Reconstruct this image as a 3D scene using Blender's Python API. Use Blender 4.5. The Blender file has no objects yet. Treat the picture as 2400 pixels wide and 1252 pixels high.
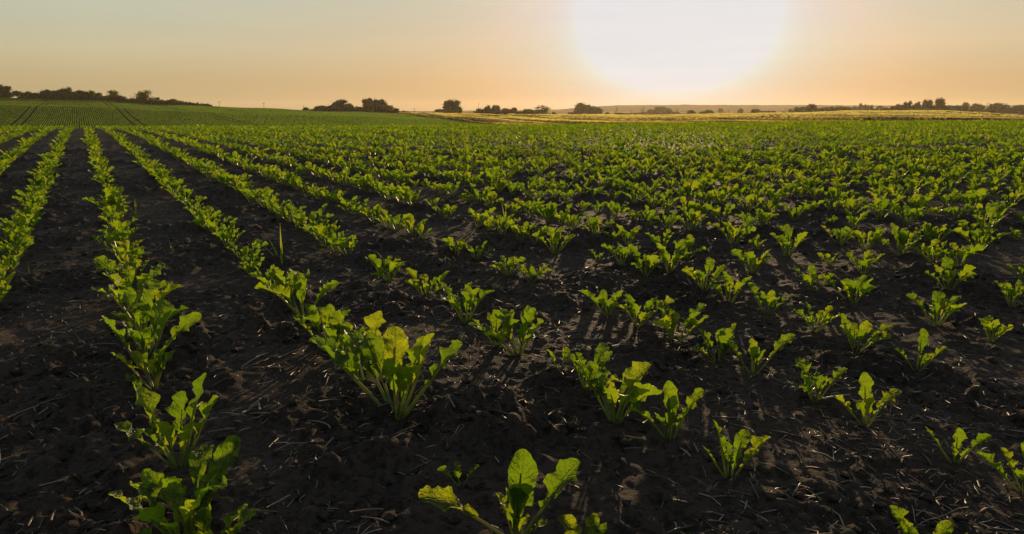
import bpy, math, random
import numpy as np
from mathutils import Vector, Matrix
random.seed(11); rng = np.random.default_rng(11)
R = math.radians
scene = bpy.context.scene
COL = scene.collection

# ------------------------------------------------------------ camera, sky, sun
FPX, CX, CY, H = 1600.0, 1200.0, 626.0, 0.75
HORIZON = 258.0
PHI = math.atan((CY-HORIZON)/FPX)
cam_d = bpy.data.cameras.new('camera'); cam = bpy.data.objects.new('camera', cam_d); COL.objects.link(cam)
cam_d.sensor_fit = 'HORIZONTAL'; cam_d.sensor_width = 36.0; cam_d.lens = FPX/2400*36
cam_d.clip_start = 0.02; cam_d.clip_end = 20000
cam.location = (0, 0, H); cam.rotation_euler = (math.pi/2-PHI, 0, 0)
scene.camera = cam

def ray(px, py):
    a = (px-CX)/FPX; b = (CY-py)/FPX
    return (a, math.cos(PHI)+b*math.sin(PHI), -math.sin(PHI)+b*math.cos(PHI))
def uv_of(px, py):
    d = ray(px, py); return d[0]/d[1], d[2]/d[1]

sd = Vector(ray(1584, 58)).normalized()
SUN_AZ = math.atan2(sd.x, sd.y); SUN_EL = math.asin(sd.z)
sun_d = bpy.data.lights.new('sun', 'SUN'); sun_d.energy = 4.6; sun_d.angle = R(0.6); sun_d.color = (1.0, .70, .38)
sun = bpy.data.objects.new('sun', sun_d); COL.objects.link(sun); sun.location = (60, 200, 60)
sun.rotation_euler = (-sd).to_track_quat('-Z', 'Y').to_euler()

world = bpy.data.worlds.new('World'); scene.world = world; world.use_nodes = True
nt = world.node_tree; nt.nodes.clear()
class G:
    """small node-graph helper"""
    def __init__(s, t): s.t = t
    def n(s, typ, **kw):
        x = s.t.nodes.new(typ)
        for k, v in kw.items(): setattr(x, k, v)
        return x
    def put(s, sock, v):
        if isinstance(v, bpy.types.NodeSocket): s.t.links.new(v, sock)
        elif v is not None: sock.default_value = v
    def math(s, op, a, b=None, c=None, clamp=False):
        x = s.n('ShaderNodeMath', operation=op, use_clamp=clamp)
        for i, v in enumerate((a, b, c)):
            if v is not None: s.put(x.inputs[i], v)
        return x.outputs[0]
    def vmath(s, op, a, b=None, out=0):
        x = s.n('ShaderNodeVectorMath', operation=op); s.put(x.inputs[0], a)
        if b is not None: s.put(x.inputs[1], b)
        return x.outputs['Value' if out else 0]
    def ramp(s, f, stops, interp='LINEAR'):
        x = s.n('ShaderNodeValToRGB'); x.color_ramp.interpolation = interp; e = x.color_ramp.elements
        while len(e) < len(stops): e.new(0.5)
        for q, (p, c) in zip(e, stops):
            q.position = p; q.color = (*c, 1) if len(c) == 3 else c
        s.put(x.inputs[0], f); return x.outputs[0]
    def mix(s, f, a, b, mode='MIX'):
        x = s.n('ShaderNodeMix', data_type='RGBA', blend_type=mode, clamp_factor=True)
        s.put(x.inputs[0], f)
        s.put(x.inputs[6], (*a, 1) if isinstance(a, tuple) and len(a) == 3 else a)
        s.put(x.inputs[7], (*b, 1) if isinstance(b, tuple) and len(b) == 3 else b)
        return x.outputs[2]
    def noise(s, vec, scale, detail=3, rough=.55, col=False):
        x = s.n('ShaderNodeTexNoise'); x.inputs['Scale'].default_value = scale
        x.inputs['Detail'].default_value = detail; x.inputs['Roughness'].default_value = rough
        if vec is not None: s.put(x.inputs['Vector'], vec)
        return x.outputs[1 if col else 0]
g = G(nt)
nish = g.n('ShaderNodeTexSky', sky_type='NISHITA', sun_disc=False)
nish.sun_elevation = SUN_EL; nish.sun_rotation = SUN_AZ; nish.dust_density = 2.0; nish.air_density = 1.0; nish.ozone_density = 1.0
geo = g.n('ShaderNodeNewGeometry')
dirv = g.vmath('NORMALIZE', g.vmath('SCALE', geo.outputs['Incoming']))
nt.nodes[-1]
for n_ in nt.nodes:
    if n_.bl_idname == 'ShaderNodeVectorMath' and n_.operation == 'SCALE': n_.inputs['Scale'].default_value = -1.0
sep = g.n('ShaderNodeSeparateXYZ'); nt.links.new(dirv, sep.inputs[0])
el = g.math('MAXIMUM', sep.outputs[2], 0.0)
# evening air: peach low down, pale grey-teal above
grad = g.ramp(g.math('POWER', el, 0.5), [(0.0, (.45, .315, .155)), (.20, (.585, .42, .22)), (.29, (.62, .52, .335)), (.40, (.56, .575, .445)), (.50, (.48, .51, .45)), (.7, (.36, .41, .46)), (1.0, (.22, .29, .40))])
cosg = g.vmath('DOT_PRODUCT', dirv, tuple(sd), out=1)
ang = g.math('ARCCOSINE', g.math('MINIMUM', cosg, 1.0))          # radians from the sun
def gauss(w, p=2.0): return g.math('EXPONENT', g.math('MULTIPLY', g.math('POWER', g.math('DIVIDE', ang, w), p), -1.0))
# sky far from the sun is dimmer
side = g.ramp(g.math('DIVIDE', ang, math.pi), [(0.0, (1.0, .92, .97)), (.12, (.97, .94, .97)), (.24, (.93, 1.01, 1.04)), (1.0, (.34, .42, .52))])
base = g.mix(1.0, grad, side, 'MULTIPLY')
nsky = g.mix(1.0, nish.outputs[0], (.12, .12, .12), 'MULTIPLY')
base = g.mix(.05, base, nsky)
core = g.mix(1.0, g.ramp(gauss(.097, 3.0), [(0, (0, 0, 0)), (1, (1, 1, 1))]), (.75, .80, 1.15), 'MULTIPLY')
core = g.mix(1.0, core, g.ramp(el, [(0, (.05, .05, .05)), (.03, (.25, .3, .35)), (.07, (1, 1, 1))]), 'MULTIPLY')
halo = g.mix(1.0, g.ramp(gauss(.165), [(0, (0, 0, 0)), (1, (1, 1, 1))]), (.24, .10, .44), 'MULTIPLY')
halo2 = g.mix(1.0, g.ramp(gauss(.42), [(0, (0, 0, 0)), (1, (1, 1, 1))]), (.03, .02, .01), 'MULTIPLY')
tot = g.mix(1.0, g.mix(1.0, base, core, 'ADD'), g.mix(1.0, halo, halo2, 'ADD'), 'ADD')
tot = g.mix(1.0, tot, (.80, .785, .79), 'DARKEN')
# faint streaks of high haze
stv = g.vmath('MULTIPLY', dirv, (2.0, 2.0, 26.0)); st = g.noise(stv, 1.3, 4, .55)
tot = g.mix(1.0, tot, g.ramp(st, [(.35, (.975, .975, .985)), (.65, (1.02, 1.015, 1.01))]), 'MULTIPLY')
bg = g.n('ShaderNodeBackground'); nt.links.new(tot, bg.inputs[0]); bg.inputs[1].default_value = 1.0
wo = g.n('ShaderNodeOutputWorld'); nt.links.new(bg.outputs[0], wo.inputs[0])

vs = scene.view_settings
vs.view_transform = 'Standard'; vs.look = 'None'; vs.gamma = 1; vs.exposure = 0; vs.use_curve_mapping = False
scene.cycles.max_bounces = 6; scene.cycles.transparent_max_bounces = 8
scene.cycles.diffuse_bounces = 3; scene.cycles.transmission_bounces = 3; scene.cycles.volume_bounces = 0

# ------------------------------------------------------------ helpers
def tag(o, label=None, cat=None, group=None, kind=None):
    if label: o['label'] = label
    if cat: o['category'] = cat
    if group: o['group'] = group
    if kind: o['kind'] = kind
    return o
def empty(name, loc, rz=0, parent=None):
    o = bpy.data.objects.new(name, None); COL.objects.link(o); o.location = loc; o.rotation_euler = (0, 0, rz)
    o.empty_display_size = .05
    if parent: o.parent = parent
    return o
def mesh_np(name, V, F, mats, uv=None, rnd=None, smooth=True, matidx=None):
    """V (n,3); F int array (m,3) or (m,4), or list of such arrays"""
    Fs = F if isinstance(F, list) else [F]
    me = bpy.data.meshes.new(name)
    V = np.asarray(V, dtype=np.float32)
    me.vertices.add(len(V)); me.vertices.foreach_set('co', V.ravel())
    loops = np.concatenate([f.ravel() for f in Fs]).astype(np.int32)
    tot = np.concatenate([np.full(len(f), f.shape[1]) for f in Fs]).astype(np.int32)
    st = np.concatenate([[0], np.cumsum(tot)[:-1]]).astype(np.int32)
    me.loops.add(len(loops)); me.loops.foreach_set('vertex_index', loops)
    me.polygons.add(len(tot)); me.polygons.foreach_set('loop_start', st); me.polygons.foreach_set('loop_total', tot)
    me.polygons.foreach_set('use_smooth', np.full(len(tot), smooth))
    if matidx is not None: me.polygons.foreach_set('material_index', np.asarray(matidx, dtype=np.int32))
    if uv is not None:
        l = me.uv_layers.new(name='UVMap'); l.data.foreach_set('uv', np.asarray(uv, dtype=np.float32)[loops].ravel())
    if rnd is not None:
        a = me.attributes.new('rnd', 'FLOAT', 'POINT'); a.data.foreach_set('value', np.asarray(rnd, dtype=np.float32))
    for m in (mats if isinstance(mats, (list, tuple)) else [mats]): me.materials.append(m)
    me.update(calc_edges=True)
    return me
def obj(name, me, parent=None, loc=None, rot=None):
    o = bpy.data.objects.new(name, me); COL.objects.link(o)
    if parent: o.parent = parent
    if loc is not None: o.location = loc
    if rot is not None: o.rotation_euler = rot
    return o
_perm = np.random.default_rng(5).random((256, 256))
def vnoise(x, y):
    xi = np.floor(x).astype(int); yi = np.floor(y).astype(int); fx = x-xi; fy = y-yi
    fx = fx*fx*(3-2*fx); fy = fy*fy*(3-2*fy)
    a = _perm[xi % 256, yi % 256]; b = _perm[(xi+1) % 256, yi % 256]; c = _perm[xi % 256, (yi+1) % 256]; d = _perm[(xi+1) % 256, (yi+1) % 256]
    return (a*(1-fx)+b*fx)*(1-fy)+(c*(1-fx)+d*fx)*fy
def fbm(x, y, o=4, lac=2.1, gain=.5):
    s = 0; a = 1; t = 0
    for i in range(o):
        s = s+a*(vnoise(x+17.3*i, y+9.1*i)-.5); t += a; a *= gain; x = x*lac*.8+y*lac*.6; y = y*lac*.8-x*.6
    return s/t*2
def interp2(tab, xs, ys, x, y):
    """table [len(xs)][len(ys)]: linear in x, Catmull-Rom in y"""
    tab = np.asarray(tab, float); xs = np.asarray(xs, float); ys = np.asarray(ys, float)
    x = np.clip(x, xs[0], xs[-1]); y = np.clip(y, ys[0], ys[-1])
    i = np.clip(np.searchsorted(xs, x, 'right')-1, 0, len(xs)-2); fx = (x-xs[i])/(xs[i+1]-xs[i]); fx = fx*fx*(3-2*fx)
    j = np.clip(np.searchsorted(ys, y, 'right')-1, 0, len(ys)-2); h = ys[j+1]-ys[j]; t = (y-ys[j])/h
    jm = np.maximum(j-1, 0); jp = np.minimum(j+2, len(ys)-1)
    def col(k): return tab[i, k]*(1-fx)+tab[i+1, k]*fx
    p0, p1, p2, p3 = col(jm), col(j), col(j+1), col(jp)
    m1 = (p2-p0)/np.maximum(ys[j+1]-ys[jm], 1e-6)*h; m2 = (p3-p1)/np.maximum(ys[jp]-ys[j], 1e-6)*h
    return (2*t**3-3*t**2+1)*p1+(t**3-2*t**2+t)*m1+(-2*t**3+3*t**2)*p2+(t**3-t**2)*m2

# ------------------------------------------------------------ the lie of the land
S1, Y1 = .011, 10.0
CR_U = np.array([-.78, -.3, -.12, .19, .5, .78]); CR_E = np.array([.0275, .0272, .0258, .0222, .0186, .0175])
def near_z(X, Y):
    u = np.clip(X/np.maximum(Y, .5), -.9, .9)
    e = np.interp(u, CR_U, CR_E); k = (S1+e)/2; Yc = .75/k-Y1; c = k/(Yc-Y1)
    d = np.maximum(Y-Y1, 0); dm = (S1+.055)/(2*c)
    return S1*Y-np.where(d < dm, c*d*d, c*dm*dm+2*c*dm*(d-dm))
def crest_y(u):
    k = (S1+np.interp(u, CR_U, CR_E))/2; return .75/k-Y1
PXK = [-300, 0, 200, 400, 600, 800, 1000, 1200, 1500, 1700, 1850, 2000, 2200, 2300, 2400, 2700]
YK = [60, 100, 140, 240, 262, 385, 450, 600, 900, 1500, 2400]
TAB = [
 [400, 330, 309, 246, 250, 230, 234, 252, 262, 264, 263],
 [400, 330, 309, 247, 250.5, 231, 234, 252, 262, 264, 263],
 [400, 330, 309, 251, 254, 235, 238, 254, 262, 264, 263],
 [400, 330, 309, 261, 263.5, 246, 249, 258, 264, 264, 263],
 [400, 330, 309, 269, 271, 254, 257, 262, 266, 264, 263],
 [400, 330, 308, 273, 272.5, 262, 263, 266, 268, 265, 263],
 [400, 330, 306, 281, 279, 268.5, 267, 269, 270, 265, 262],
 [400, 330, 304, 284, 282, 272, 270, 272, 271, 265, 262],
 [400, 330, 300, 284, 282, 273, 271, 273, 270, 264, 261],
 [400, 330, 298, 283, 281, 271, 268.5, 272, 266, 263, 260],
 [400, 330, 297, 281, 279, 269, 266.5, 268, 263, 261, 260],
 [400, 330, 296, 278, 276, 265, 262.5, 264, 263, 261, 260],
 [400, 330, 295, 277, 275, 264, 262, 264, 262, 261, 260],
 [400, 330, 295, 277, 275, 268, 268, 266, 262, 261, 260],
 [400, 330, 295, 280, 278, 273, 273, 269, 262.5, 261, 260],
 [400, 330, 295, 280, 278, 273, 273, 269, 262.5, 261, 260]]
UK = np.array([uv_of(p, 262)[0] for p in PXK])
VT = np.array([[uv_of(1200, y)[1] for y in row] for row in TAB])
def far_z(X, Y):
    u = X/np.maximum(Y, 1)
    z = H+interp2(VT, UK, YK, u, Y)*Y
    dd = (X-3)*.966+(Y-150)*.257; al = -(X-3)*.257+(Y-150)*.966
    wv = np.clip((u+.12)/.2, 0, 1)*np.clip((Y-120)/60, 0, 1)*np.clip((430-Y)/60, 0, 1)
    return z+fbm(X/45, Y/45, 2)*np.clip((Y-120)/200, 0, 1)*.35+wv*fbm(dd/16, al/90, 2)*.9
def ground(X, Y):
    X = np.asarray(X, float); Y = np.asarray(Y, float)
    a = near_z(X, Y); b = far_z(X, np.maximum(Y, 60))
    t = np.clip((Y-62)/40, 0, 1); t = t*t*(3-2*t)
    return a*(1-t)+b*t
def gz(x, y): return float(ground(np.array([x]), np.array([y]))[0])
def soil_relief(X, Y):
    """clods, crumbs and wheelings in metres"""
    big = fbm(X*2.3, Y*2.3, 3)*.012
    c = fbm(X*9, Y*9, 3); clod = np.clip(c-.02, 0, 1)**1.2*.075
    fine = fbm(X*38, Y*38, 3)*.014+np.clip(fbm(X*21+7, Y*21, 2), -.1, 1)*.020
    m = np.clip(.5+fbm(X*3.1+40, Y*3.1, 2)*1.6, 0, 1)
    return big+clod*m+fine*(.35+m)
def place(px, py):
    """ground point seen at photo pixel (px, py), near field"""
    d = ray(px, py); t = .5
    lo, hi = .2, 60.0
    f = lambda t: H+d[2]*t-float(near_z(np.array([d[0]*t]), np.array([d[1]*t]))[0])
    for _ in range(50):
        m = (lo+hi)/2
        if f(m) > 0: lo = m
        else: hi = m
    return d[0]*lo, d[1]*lo, H+d[2]*lo
def gn(x, y): return float((near_z(np.array([x]), np.array([y]))+soil_relief(np.array([x]), np.array([y])))[0])

# ------------------------------------------------------------ materials
def new_mat(name):
    m = bpy.data.materials.new(name); m.use_nodes = True; m.node_tree.nodes.clear(); return m, G(m.node_tree)
def out(m, gg, sh): o = gg.n('ShaderNodeOutputMaterial'); m.node_tree.links.new(sh, o.inputs[0]); return m
def principled(gg, col, rough=.8, bump=None, bstr=.3, bdist=.01, spec=.4):
    p = gg.n('ShaderNodeBsdfPrincipled'); gg.put(p.inputs['Base Color'], (*col, 1) if isinstance(col, tuple) else col)
    gg.put(p.inputs['Roughness'], rough); p.inputs['Specular IOR Level'].default_value = spec
    if bump is not None:
        b = gg.n('ShaderNodeBump'); b.inputs['Strength'].default_value = bstr; b.inputs['Distance'].default_value = bdist
        gg.put(b.inputs['Height'], bump); gg.t.links.new(b.outputs[0], p.inputs['Normal'])
    return p.outputs[0]
def translucent(gg, col, sh, fac):
    t = gg.n('ShaderNodeBsdfTranslucent'); gg.put(t.inputs[0], (*col, 1) if isinstance(col, tuple) else col)
    x = gg.n('ShaderNodeMixShader'); gg.put(x.inputs[0], fac); gg.t.links.new(sh, x.inputs[1]); gg.t.links.new(t.outputs[0], x.inputs[2])
    return x.outputs[0]
def rnd_node(gg, own=False):
    a = gg.n('ShaderNodeAttribute', attribute_name='rnd'); i = gg.n('ShaderNodeObjectInfo')
    if own: return a.outputs['Fac']
    return gg.math('FRACT', gg.math('ADD', a.outputs['Fac'], i.outputs['Random']))

def leaf_material():
    m, q = new_mat('beet_leaf')
    uv = q.n('ShaderNodeUVMap'); s = q.n('ShaderNodeSeparateXYZ'); q.t.links.new(uv.outputs[0], s.inputs[0])
    t, v = s.outputs[0], q.math('ABSOLUTE', q.math('SUBTRACT', s.outputs[1], .5)); v = q.math('MULTIPLY', v, 2.0)
    tc = q.n('ShaderNodeTexCoord')
    wob = q.noise(tc.outputs['Object'], 70, 2)
    ph = q.math('ADD', q.math('MULTIPLY', q.math('SUBTRACT', t, q.math('MULTIPLY', v, .22)), 9.0), q.math('MULTIPLY', wob, 1.1))
    vein = q.math('SUBTRACT', 1.0, q.math('MULTIPLY', q.math('ABSOLUTE', q.math('SUBTRACT', q.math('FRACT', ph), .5)), 7.0), clamp=True)
    rib = q.math('SUBTRACT', 1.0, q.math('MULTIPLY', v, 9.0), clamp=True)
    lines = q.math('MAXIMUM', q.math('MULTIPLY', vein, .55), rib)
    rn = rnd_node(q)
    blot = q.noise(tc.outputs['Object'], 45, 3)
    green = q.ramp(rn, [(0, (.032, .064, .008)), (.5, (.048, .086, .009)), (1, (.075, .105, .011))])
    green = q.mix(q.math('MULTIPLY', blot, .6), green, (.03, .055, .010))
    green = q.mix(q.math('MULTIPLY', lines, .5), green, (.16, .22, .05))
    tr = q.ramp(rn, [(0, (.20, .35, .006)), (.55, (.34, .50, .007)), (1, (.52, .58, .010))])
    tr = q.mix(q.math('MULTIPLY', blot, .55), tr, (.11, .20, .008))
    tr = q.mix(q.math('MULTIPLY', lines, .35), tr, (.36, .42, .05))
    h = q.math('SUBTRACT', q.noise(tc.outputs['Object'], 160, 2), q.math('MULTIPLY', lines, .9))
    h = q.math('ADD', h, q.math('MULTIPLY', q.noise(tc.outputs['Object'], 90, 2), 1.6))
    spots = q.ramp(q.noise(tc.outputs['Object'], 210, 1), [(.70, (0, 0, 0)), (.76, (1, 1, 1))])
    green = q.mix(q.math('MULTIPLY', spots, .6), green, (.10, .07, .03)); tr = q.mix(q.math('MULTIPLY', spots, .6), tr, (.12, .08, .02))
    p = principled(q, green, .46, h, .8, .004, .32)
    sh = translucent(q, tr, p, .56)
    bmp = [n for n in q.t.nodes if n.bl_idname == 'ShaderNodeBump'][0]; tl = [n for n in q.t.nodes if n.bl_idname == 'ShaderNodeBsdfTranslucent'][0]
    q.t.links.new(bmp.outputs[0], tl.inputs['Normal'])
    return out(m, q, sh)
M_LEAF = leaf_material()
def stem_material():
    m, q = new_mat('beet_petiole'); rn = rnd_node(q)
    uv = q.n('ShaderNodeUVMap'); s = q.n('ShaderNodeSeparateXYZ'); q.t.links.new(uv.outputs[0], s.inputs[0])
    c = q.ramp(rn, [(0, (.14, .19, .04)), (.75, (.20, .24, .06)), (1, (.26, .17, .06))])
    p = principled(q, c, .4, spec=.5)
    return out(m, q, translucent(q, (.42, .48, .06), p, .42))
M_STEM = stem_material()
def simple_veg(name, a, b, tr, fac=.4, scale=2.0, rough=.6):
    m, q = new_mat(name); tc = q.n('ShaderNodeTexCoord'); n = q.noise(tc.outputs['Object'], scale, 3)
    rn = rnd_node(q)
    c = q.mix(q.ramp(n, [(.35, (0, 0, 0)), (.65, (1, 1, 1))]), a, b)
    c = q.mix(q.math('MULTIPLY', rn, .5), c, tuple(.6*x for x in a))
    return out(m, q, translucent(q, tr, principled(q, c, rough, spec=.12), fac))
def soil_material():
    m, q = new_mat('dark_soil'); g_ = q.n('ShaderNodeNewGeometry'); P = g_.outputs['Position']
    n1 = q.noise(P, 3.0, 4); n2 = q.noise(P, 40, 4, .65); n3 = q.noise(P, 260, 3, .6)
    c = q.ramp(n1, [(.3, (.056, .041, .032)), (.55, (.083, .061, .045)), (.75, (.118, .086, .062))])
    c = q.mix(q.ramp(n2, [(.45, (0, 0, 0)), (.75, (.7, .7, .7))]), c, (.095, .065, .043))
    fleck = q.ramp(n3, [(.62, (0, 0, 0)), (.72, (1, 1, 1))])
    c = q.mix(q.math('MULTIPLY', fleck, .5), c, (.14, .095, .06))
    bump = q.math('ADD', q.noise(P, 90, 5, .75), q.math('MULTIPLY', n2, 1.2))
    dark = q.ramp(q.noise(P, 55, 3, .6), [(.40, (1, 1, 1)), (.52, (0, 0, 0))])
    c = q.mix(q.math('MULTIPLY', dark, .55), c, (.018, .013, .010))
    return out(m, q, principled(q, c, .78, bump, 1.0, .018, .035))
M_SOIL = soil_material()
def straw_material():
    m, q = new_mat('dry_straw'); tc = q.n('ShaderNodeTexCoord'); rn = rnd_node(q)
    c = q.ramp(rn, [(0, (.11, .07, .035)), (.5, (.20, .14, .085)), (.85, (.32, .26, .18)), (1, (.46, .41, .34))])
    c = q.mix(q.math('MULTIPLY', q.noise(tc.outputs['Object'], 60, 3), .6), c, (.14, .10, .06))
    return out(m, q, translucent(q, (.60, .28, .08), principled(q, c, .5, spec=.5), .22))
M_STRAW = straw_material()
def fibre_material():
    m, q = new_mat('root_fibre'); rn = rnd_node(q)
    c = q.ramp(rn, [(0, (.10, .05, .025)), (1, (.24, .13, .06))])
    return out(m, q, translucent(q, (.42, .20, .07), principled(q, c, .6), .35))
M_FIBRE = fibre_material()
M_GRASS = simple_veg('grass_blade', (.08, .13, .015), (.14, .18, .02), (.38, .46, .03), .5, 30)
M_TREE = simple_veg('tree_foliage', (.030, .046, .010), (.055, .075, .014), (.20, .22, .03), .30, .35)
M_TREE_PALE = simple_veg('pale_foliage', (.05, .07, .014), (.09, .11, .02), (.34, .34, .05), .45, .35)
M_HILLROW = simple_veg('far_beet_leaves', (.034, .068, .008), (.060, .098, .009), (.20, .34, .006), .45, .8)
def wheat_material():
    m, q = new_mat('ripe_wheat'); rn = rnd_node(q, True)
    c = q.ramp(rn, [(0, (.075, .070, .022)), (.35, (.19, .145, .040)), (.7, (.36, .27, .065)), (1, (.50, .38, .09))])
    t = q.ramp(rn, [(0, (.14, .13, .03)), (.35, (.42, .32, .06)), (.7, (.76, .58, .11)), (1, (1.0, .84, .20))])
    return out(m, q, translucent(q, t, principled(q, c, .7, spec=.15), .5))
M_WHEAT = wheat_material()
def flat_noise(name, a, b, s1, rough=.9, spec=.2, stretch=None):
    m, q = new_mat(name); g_ = q.n('ShaderNodeNewGeometry'); P = g_.outputs['Position']
    if stretch: P = q.vmath('MULTIPLY', P, stretch)
    n = q.noise(P, s1, 5, .6)
    c = q.mix(q.ramp(n, [(.35, (0, 0, 0)), (.65, (1, 1, 1))]), a, b)
    return out(m, q, principled(q, c, rough, n, .5, .2, spec))
M_HILLSOIL = flat_noise('hill_soil', (.035, .028, .018), (.050, .040, .024), .5, 1.0, 0)
M_WHEATBASE = flat_noise('wheat_base', (.10, .075, .030), (.17, .12, .045), .08, 1.0, 0)
M_PLAIN = flat_noise('meadow', (.07, .085, .025), (.12, .12, .035), .02, 1.0, 0)
M_PLAINGOLD = flat_noise('far_grain', (.42, .29, .10), (.50, .35, .13), .02, 1.0, 0)
M_FOREST = flat_noise('far_forest', (.035, .045, .015), (.055, .065, .02), .03, 1.0, 0)
M_BARK = flat_noise('bark', (.05, .036, .024), (.09, .07, .05), 6)
M_POLE = flat_noise('weathered_pole', (.07, .055, .04), (.11, .09, .07), 8)
M_ROOF = flat_noise('roof_tiles', (.06, .045, .04), (.09, .06, .05), 2)
M_WALL = flat_noise('plaster', (.22, .20, .18), (.30, .27, .24), 1)
M_STONE = flat_noise('stone', (.18, .16, .14), (.30, .28, .26), 60)

# ------------------------------------------------------------ ground sheets
def grid_faces(nr, nc):
    a = (np.arange(nr-1)[:, None]*nc+np.arange(nc-1)[None, :]).ravel()
    return np.stack([a, a+1, a+nc+1, a+nc], 1)
def near_soil():
    nr, nc = 720, 560
    Y = np.concatenate([np.linspace(-3, .75, 24)[:-1], np.geomspace(.75, 11, 580), np.geomspace(11, 110, nr-580-22)[1:]])
    nr = len(Y)
    u = np.linspace(-1.0, 1.0, nc)
    half = np.maximum(Y, .9)
    X = u[None, :]*half[:, None]; YY = np.repeat(Y[:, None], nc, 1)
    # extra width for the strip behind and beside the camera
    X = np.where(YY < .9, u[None, :]*(2.2), X)
    w = np.clip((YY-.75)/.5, 0, 1); X = X*w+(1-w)*u[None, :]*np.maximum(2.2, half[:, None])
    Z = ground(X, YY)+soil_relief(X, YY)
    V = np.stack([X.ravel(), YY.ravel(), Z.ravel()], 1)
    o = obj('soil_ground', mesh_np('soil_ground', V, grid_faces(nr, nc), M_SOIL)); tag(o, kind='structure')
    # coarse apron all round so the field goes on beyond the view
    Xs = np.linspace(-160, 160, 90); Ys = np.linspace(-80, 109, 60); XX, YY = np.meshgrid(Xs, Ys)
    Z = ground(XX, np.maximum(YY, 0))-.16-np.clip(6-np.abs(YY-40)*0, 0, 0)
    V = np.stack([XX.ravel(), YY.ravel(), Z.ravel()], 1)
    o = obj('field_ground', mesh_np('field_ground', V, grid_faces(60, 90), M_SOIL)); tag(o, kind='structure')
near_soil()
TH = math.atan(-uv_of(190, 258)[0])           # rows run this far to the left of the view axis
DX, DY = -math.sin(TH), math.cos(TH)          # along the rows
NX, NY = math.cos(TH), math.sin(TH)           # across the rows
# boundary between the beet hill and the wheat
BA = np.array([3.0, 150.0]); BB = np.array([-60.0, 388.0]); BD = (BB-BA)/np.linalg.norm(BB-BA); BN = np.array([BD[1], -BD[0]])
def is_wheat(X, Y):
    d = (X-BA[0])*BN[0]+(Y-BA[1])*BN[1]
    top = (Y > 372+.25*X*0) & (X > -125)
    return (d > 0) | (top & (Y > 355-(X+60)*.35))
def far_ground():
    Ys = np.concatenate([np.linspace(95, 470, 150), np.geomspace(480, 2600, 60)]); u = np.linspace(-1.15, 1.15, 420)
    X = u[None, :]*Ys[:, None]; Y = np.repeat(Ys[:, None], len(u), 1); Z = ground(X, Y)
    V = np.stack([X.ravel(), Y.ravel(), Z.ravel()], 1); F = grid_faces(len(Ys), len(u))
    c = V[F].mean(1)
    wh = is_wheat(c[:, 0], c[:, 1]); far = c[:, 1] > 474
    def sub(name, mask, mats, idx=None):
        f = F[mask]; used, inv = np.unique(f, return_inverse=True)
        o = obj(name, mesh_np(name, V[used], inv.reshape(-1, 4), mats, matidx=None if idx is None else idx[mask])); tag(o, kind='structure')
    sub('hillside_field', ~wh & ~far, M_HILLSOIL)
    sub('wheat_field_ground', wh & ~far, M_WHEATBASE)
    cu = c[:, 0]/c[:, 1]
    band = np.floor(np.log(c[:, 1]/474)*6+.7*np.sin(cu*7)); par = np.floor(cu*5+band*.37)
    gold = (np.sin(band*12.9898+par*4.1)*43758.5453 % 1) < .5
    gold |= (cu > .64) & (c[:, 1] > 640) & (c[:, 1] < 820)
    gold |= (cu > .28) & (cu < .45) & (c[:, 1] > 1000) & (c[:, 1] < 1500)
    gold &= ~((c[:, 1] < 600) & (cu > .3))
    sub('distant_plain', far, [M_PLAIN, M_PLAINGOLD], gold.astype(int))
far_ground()
def distant_hills():
    xs = np.linspace(-2600, 4200, 520); Yc = 2700.0
    px = [-2000, 700, 900, 1000, 1200, 1320, 1380, 1450, 1600, 1900, 2100, 2400, 4500]
    py = [262, 262, 261.5, 261, 259, 257, 251, 247.0, 246.2, 246.8, 247.5, 247.5, 247]
    tops = np.array([uv_of(1200, y)[1] for y in py]); us = np.array([uv_of(p, 250)[0] for p in px])
    prof = [(-420, 0), (-260, .45), (-120, .82), (0, 1), (250, .9), (600, .3)]
    rows = []
    for dy, f in prof:
        Y = Yc+dy+0*xs; base = ground(np.clip(xs, -2000, 3000), np.full_like(xs, 2400.0))-2
        top = H+np.interp(xs/Yc, us, tops)*Yc
        z = base+(top-base)*f+(fbm(xs/22, Y/22, 3)*1.3+np.abs(fbm(xs/7, Y/9, 2))*1.6 if f > .4 else 0)
        rows.append(np.stack([xs, Y, z], 1))
    V = np.concatenate(rows); o = obj('distant_hills', mesh_np('distant_hills', V, grid_faces(len(prof), len(xs)), M_FOREST)); tag(o, kind='structure')
distant_hills()

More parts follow.
